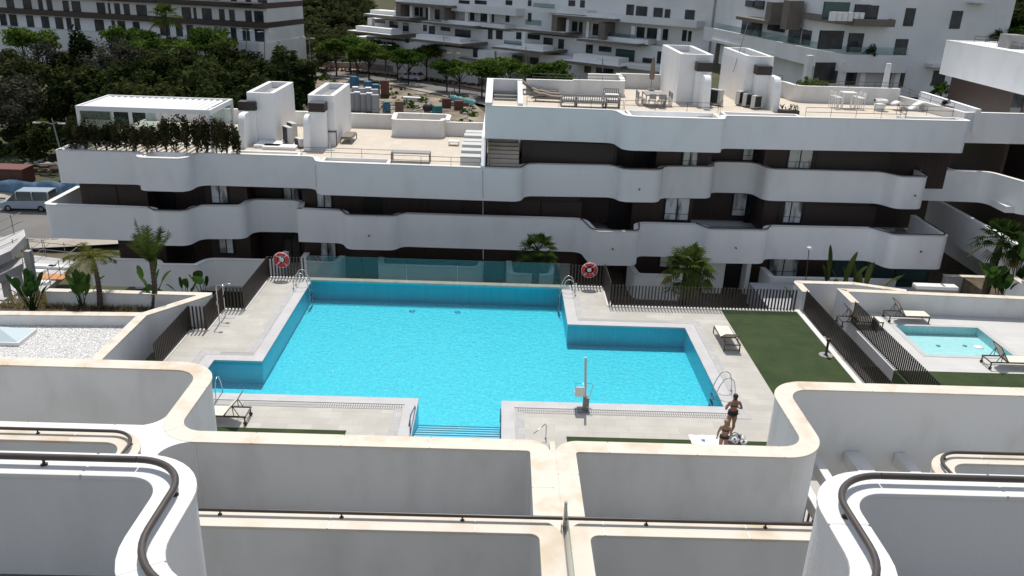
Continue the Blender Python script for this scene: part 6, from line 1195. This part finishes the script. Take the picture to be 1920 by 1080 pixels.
# ================================================================ BUILDING SITE ON THE LEFT
cs = thing('unfinished_building', 'unfinished white concrete building frame with scaffold rails at the left edge', 'building', (-27, 44, -8))
def cslab(pxs, z, th_, name='floor_slab', m_=None):
    pts = [P(a, b, z) for a, b in pxs]; MB().prism([(p_.x, p_.y) for p_ in pts], z-th_, z).build(name, m_ or mat('pale_concrete', (.50, .49, .48), .9, c2=(.40, .39, .38), vs=.8) if 'pale_concrete' not in MT else MT['pale_concrete'], cs)
cslab(((-60, 470), (45, 430), (48, 442), (20, 470), (-60, 505)), -1.2, .55); cslab(((-60, 520), (40, 480), (42, 494), (-60, 545)), -2.2, .5)
cslab(((-60, 640), (30, 590), (150, 490), (60, 478), (-60, 520)), -5.6, .3)
for px, py, z0, z1 in ((45, 447, -5.6, -1.7), (52, 470, -5.6, -1.7), (8, 520, -5.6, -2.6), (30, 498, -5.6, -2.6), (5, 560, -5.6, -1.0)):
    q = P(px, py, z1); MB().box(q.x-.16, q.y-.16, z0, q.x+.16, q.y+.16, z1).build('column', MT['pale_concrete'], cs)
q = P(15, 600, -1.0); MB().box(q.x-1.6, q.y, -5.6, q.x+.1, q.y+.35, -.2).build('wall', MT['pale_concrete'], cs)
sc2 = MB()
for (a, b, c, d_, z) in ((-40, 470, 45, 430, -1.2), (-40, 520, 40, 480, -2.2), (30, 590, 150, 490, -5.6), (50, 478, 150, 488, -5.6), (5, 540, 95, 470, -5.6)):
    p0, p1 = P(a, b, z), P(c, d_, z); L = (p1-p0).length
    for h in (.55, 1.1): sc2.tube([p0+Vector((0, 0, h)), p1+Vector((0, 0, h))], .025, 5)
    for i in range(int(L/1.6)+1): q = p0+(p1-p0)*min(1, i*1.6/L); sc2.tube([q, q+Vector((0, 0, 1.25))], .025, 5)
sc2.build('scaffold_rail', grey_m, cs)
q = P(96, 518, -5.5); MB().box(q.x-1, q.y-.5, -5.59, q.x+1, q.y+.5, -5.5).build('orange_board', mat('orange_board', (.5, .24, .10), .8), cs)
for i, (px, py) in enumerate(((60, 510), (85, 500), (115, 502), (70, 530))): q = P(px, py, -5.55); MB().box(q.x-.9, q.y-.25, -5.6, q.x+.8, q.y+.25, -5.42).build('stacked_panel', plas, cs)
q = G(35, 345); t = thing('site_container', 'dark red rusty site container at the left edge below the wood', 'container', (q.x, q.y, q.z)); MB().box(q.x-2.6, q.y-1.1, q.z, q.x+1.2, q.y+1.1, q.z+1.7).build('shell', mat('rusty_red', (.11, .03, .022), .7, c2=(.06, .025, .02), vs=1.2), t, bevel=.05); MB().box(q.x-2.65, q.y-1.15, q.z+1.7, q.x+1.25, q.y+1.15, q.z+1.8).build('roof', mat('rusty_roof', (.14, .045, .035), .7), t)
q = G(60, 372); t = thing('mesh_fence', 'blue debris mesh fence behind the parked van', 'fence', (q.x, q.y, q.z)); mb = MB(); vs = []
for i in range(25): vs += [(q.x-5.5+11*i/24, q.y+.25*math.sin(i*1.3), q.z), (q.x-5.5+11*i/24, q.y+.2*math.sin(i*1.1+1), q.z+1.7+.15*math.sin(i*.9))]
mb.add(vs, [(2*i, 2*i+2, 2*i+3, 2*i+1) for i in range(24)], True); o = mb.build('mesh', mat('blue_mesh', (.08, .16, .26), .8, c2=(.14, .25, .36), vs=1.5), t); so2 = o.modifiers.new('thick', 'SOLIDIFY'); so2.thickness = .04
for i in range(6): MB().tube([(q.x-5.4+2.15*i, q.y-.12, q.z), (q.x-5.4+2.15*i, q.y-.12, q.z+1.9)], .03, 6).build('post', grey_m, t)
q = G(95, 320); t = thing('spoil_heap', 'grey heap of rubble with boards beside the red container', 'rubble heap', (q.x, q.y, q.z)); mb = MB()
for i in range(26): mb.ell((q.x+r_.uniform(-2.2, 2.2), q.y+r_.uniform(-1, 1), q.z+r_.uniform(0, .8)), (r_.uniform(.2, .6), r_.uniform(.2, .5), r_.uniform(.15, .35)), 7, 5)
mb.build('rubble', concrete, t); mb = MB()
for i in range(10): a = Vector((q.x+r_.uniform(-2.5, 1), q.y-1+r_.uniform(-.4, .4), q.z+.3+.08*i)); mb.bar(a, a+Vector((r_.uniform(1.5, 2.5), r_.uniform(-.4, .4), .1)), .2, .05)
mb.build('boards', woodm, t)
for p_ in list(T_dark)+T_grey+T_con+T_green+T_olive+sh:
    if p_.name not in USED:
        for c in list(p_.children): bpy.data.objects.remove(c)
        bpy.data.objects.remove(p_)
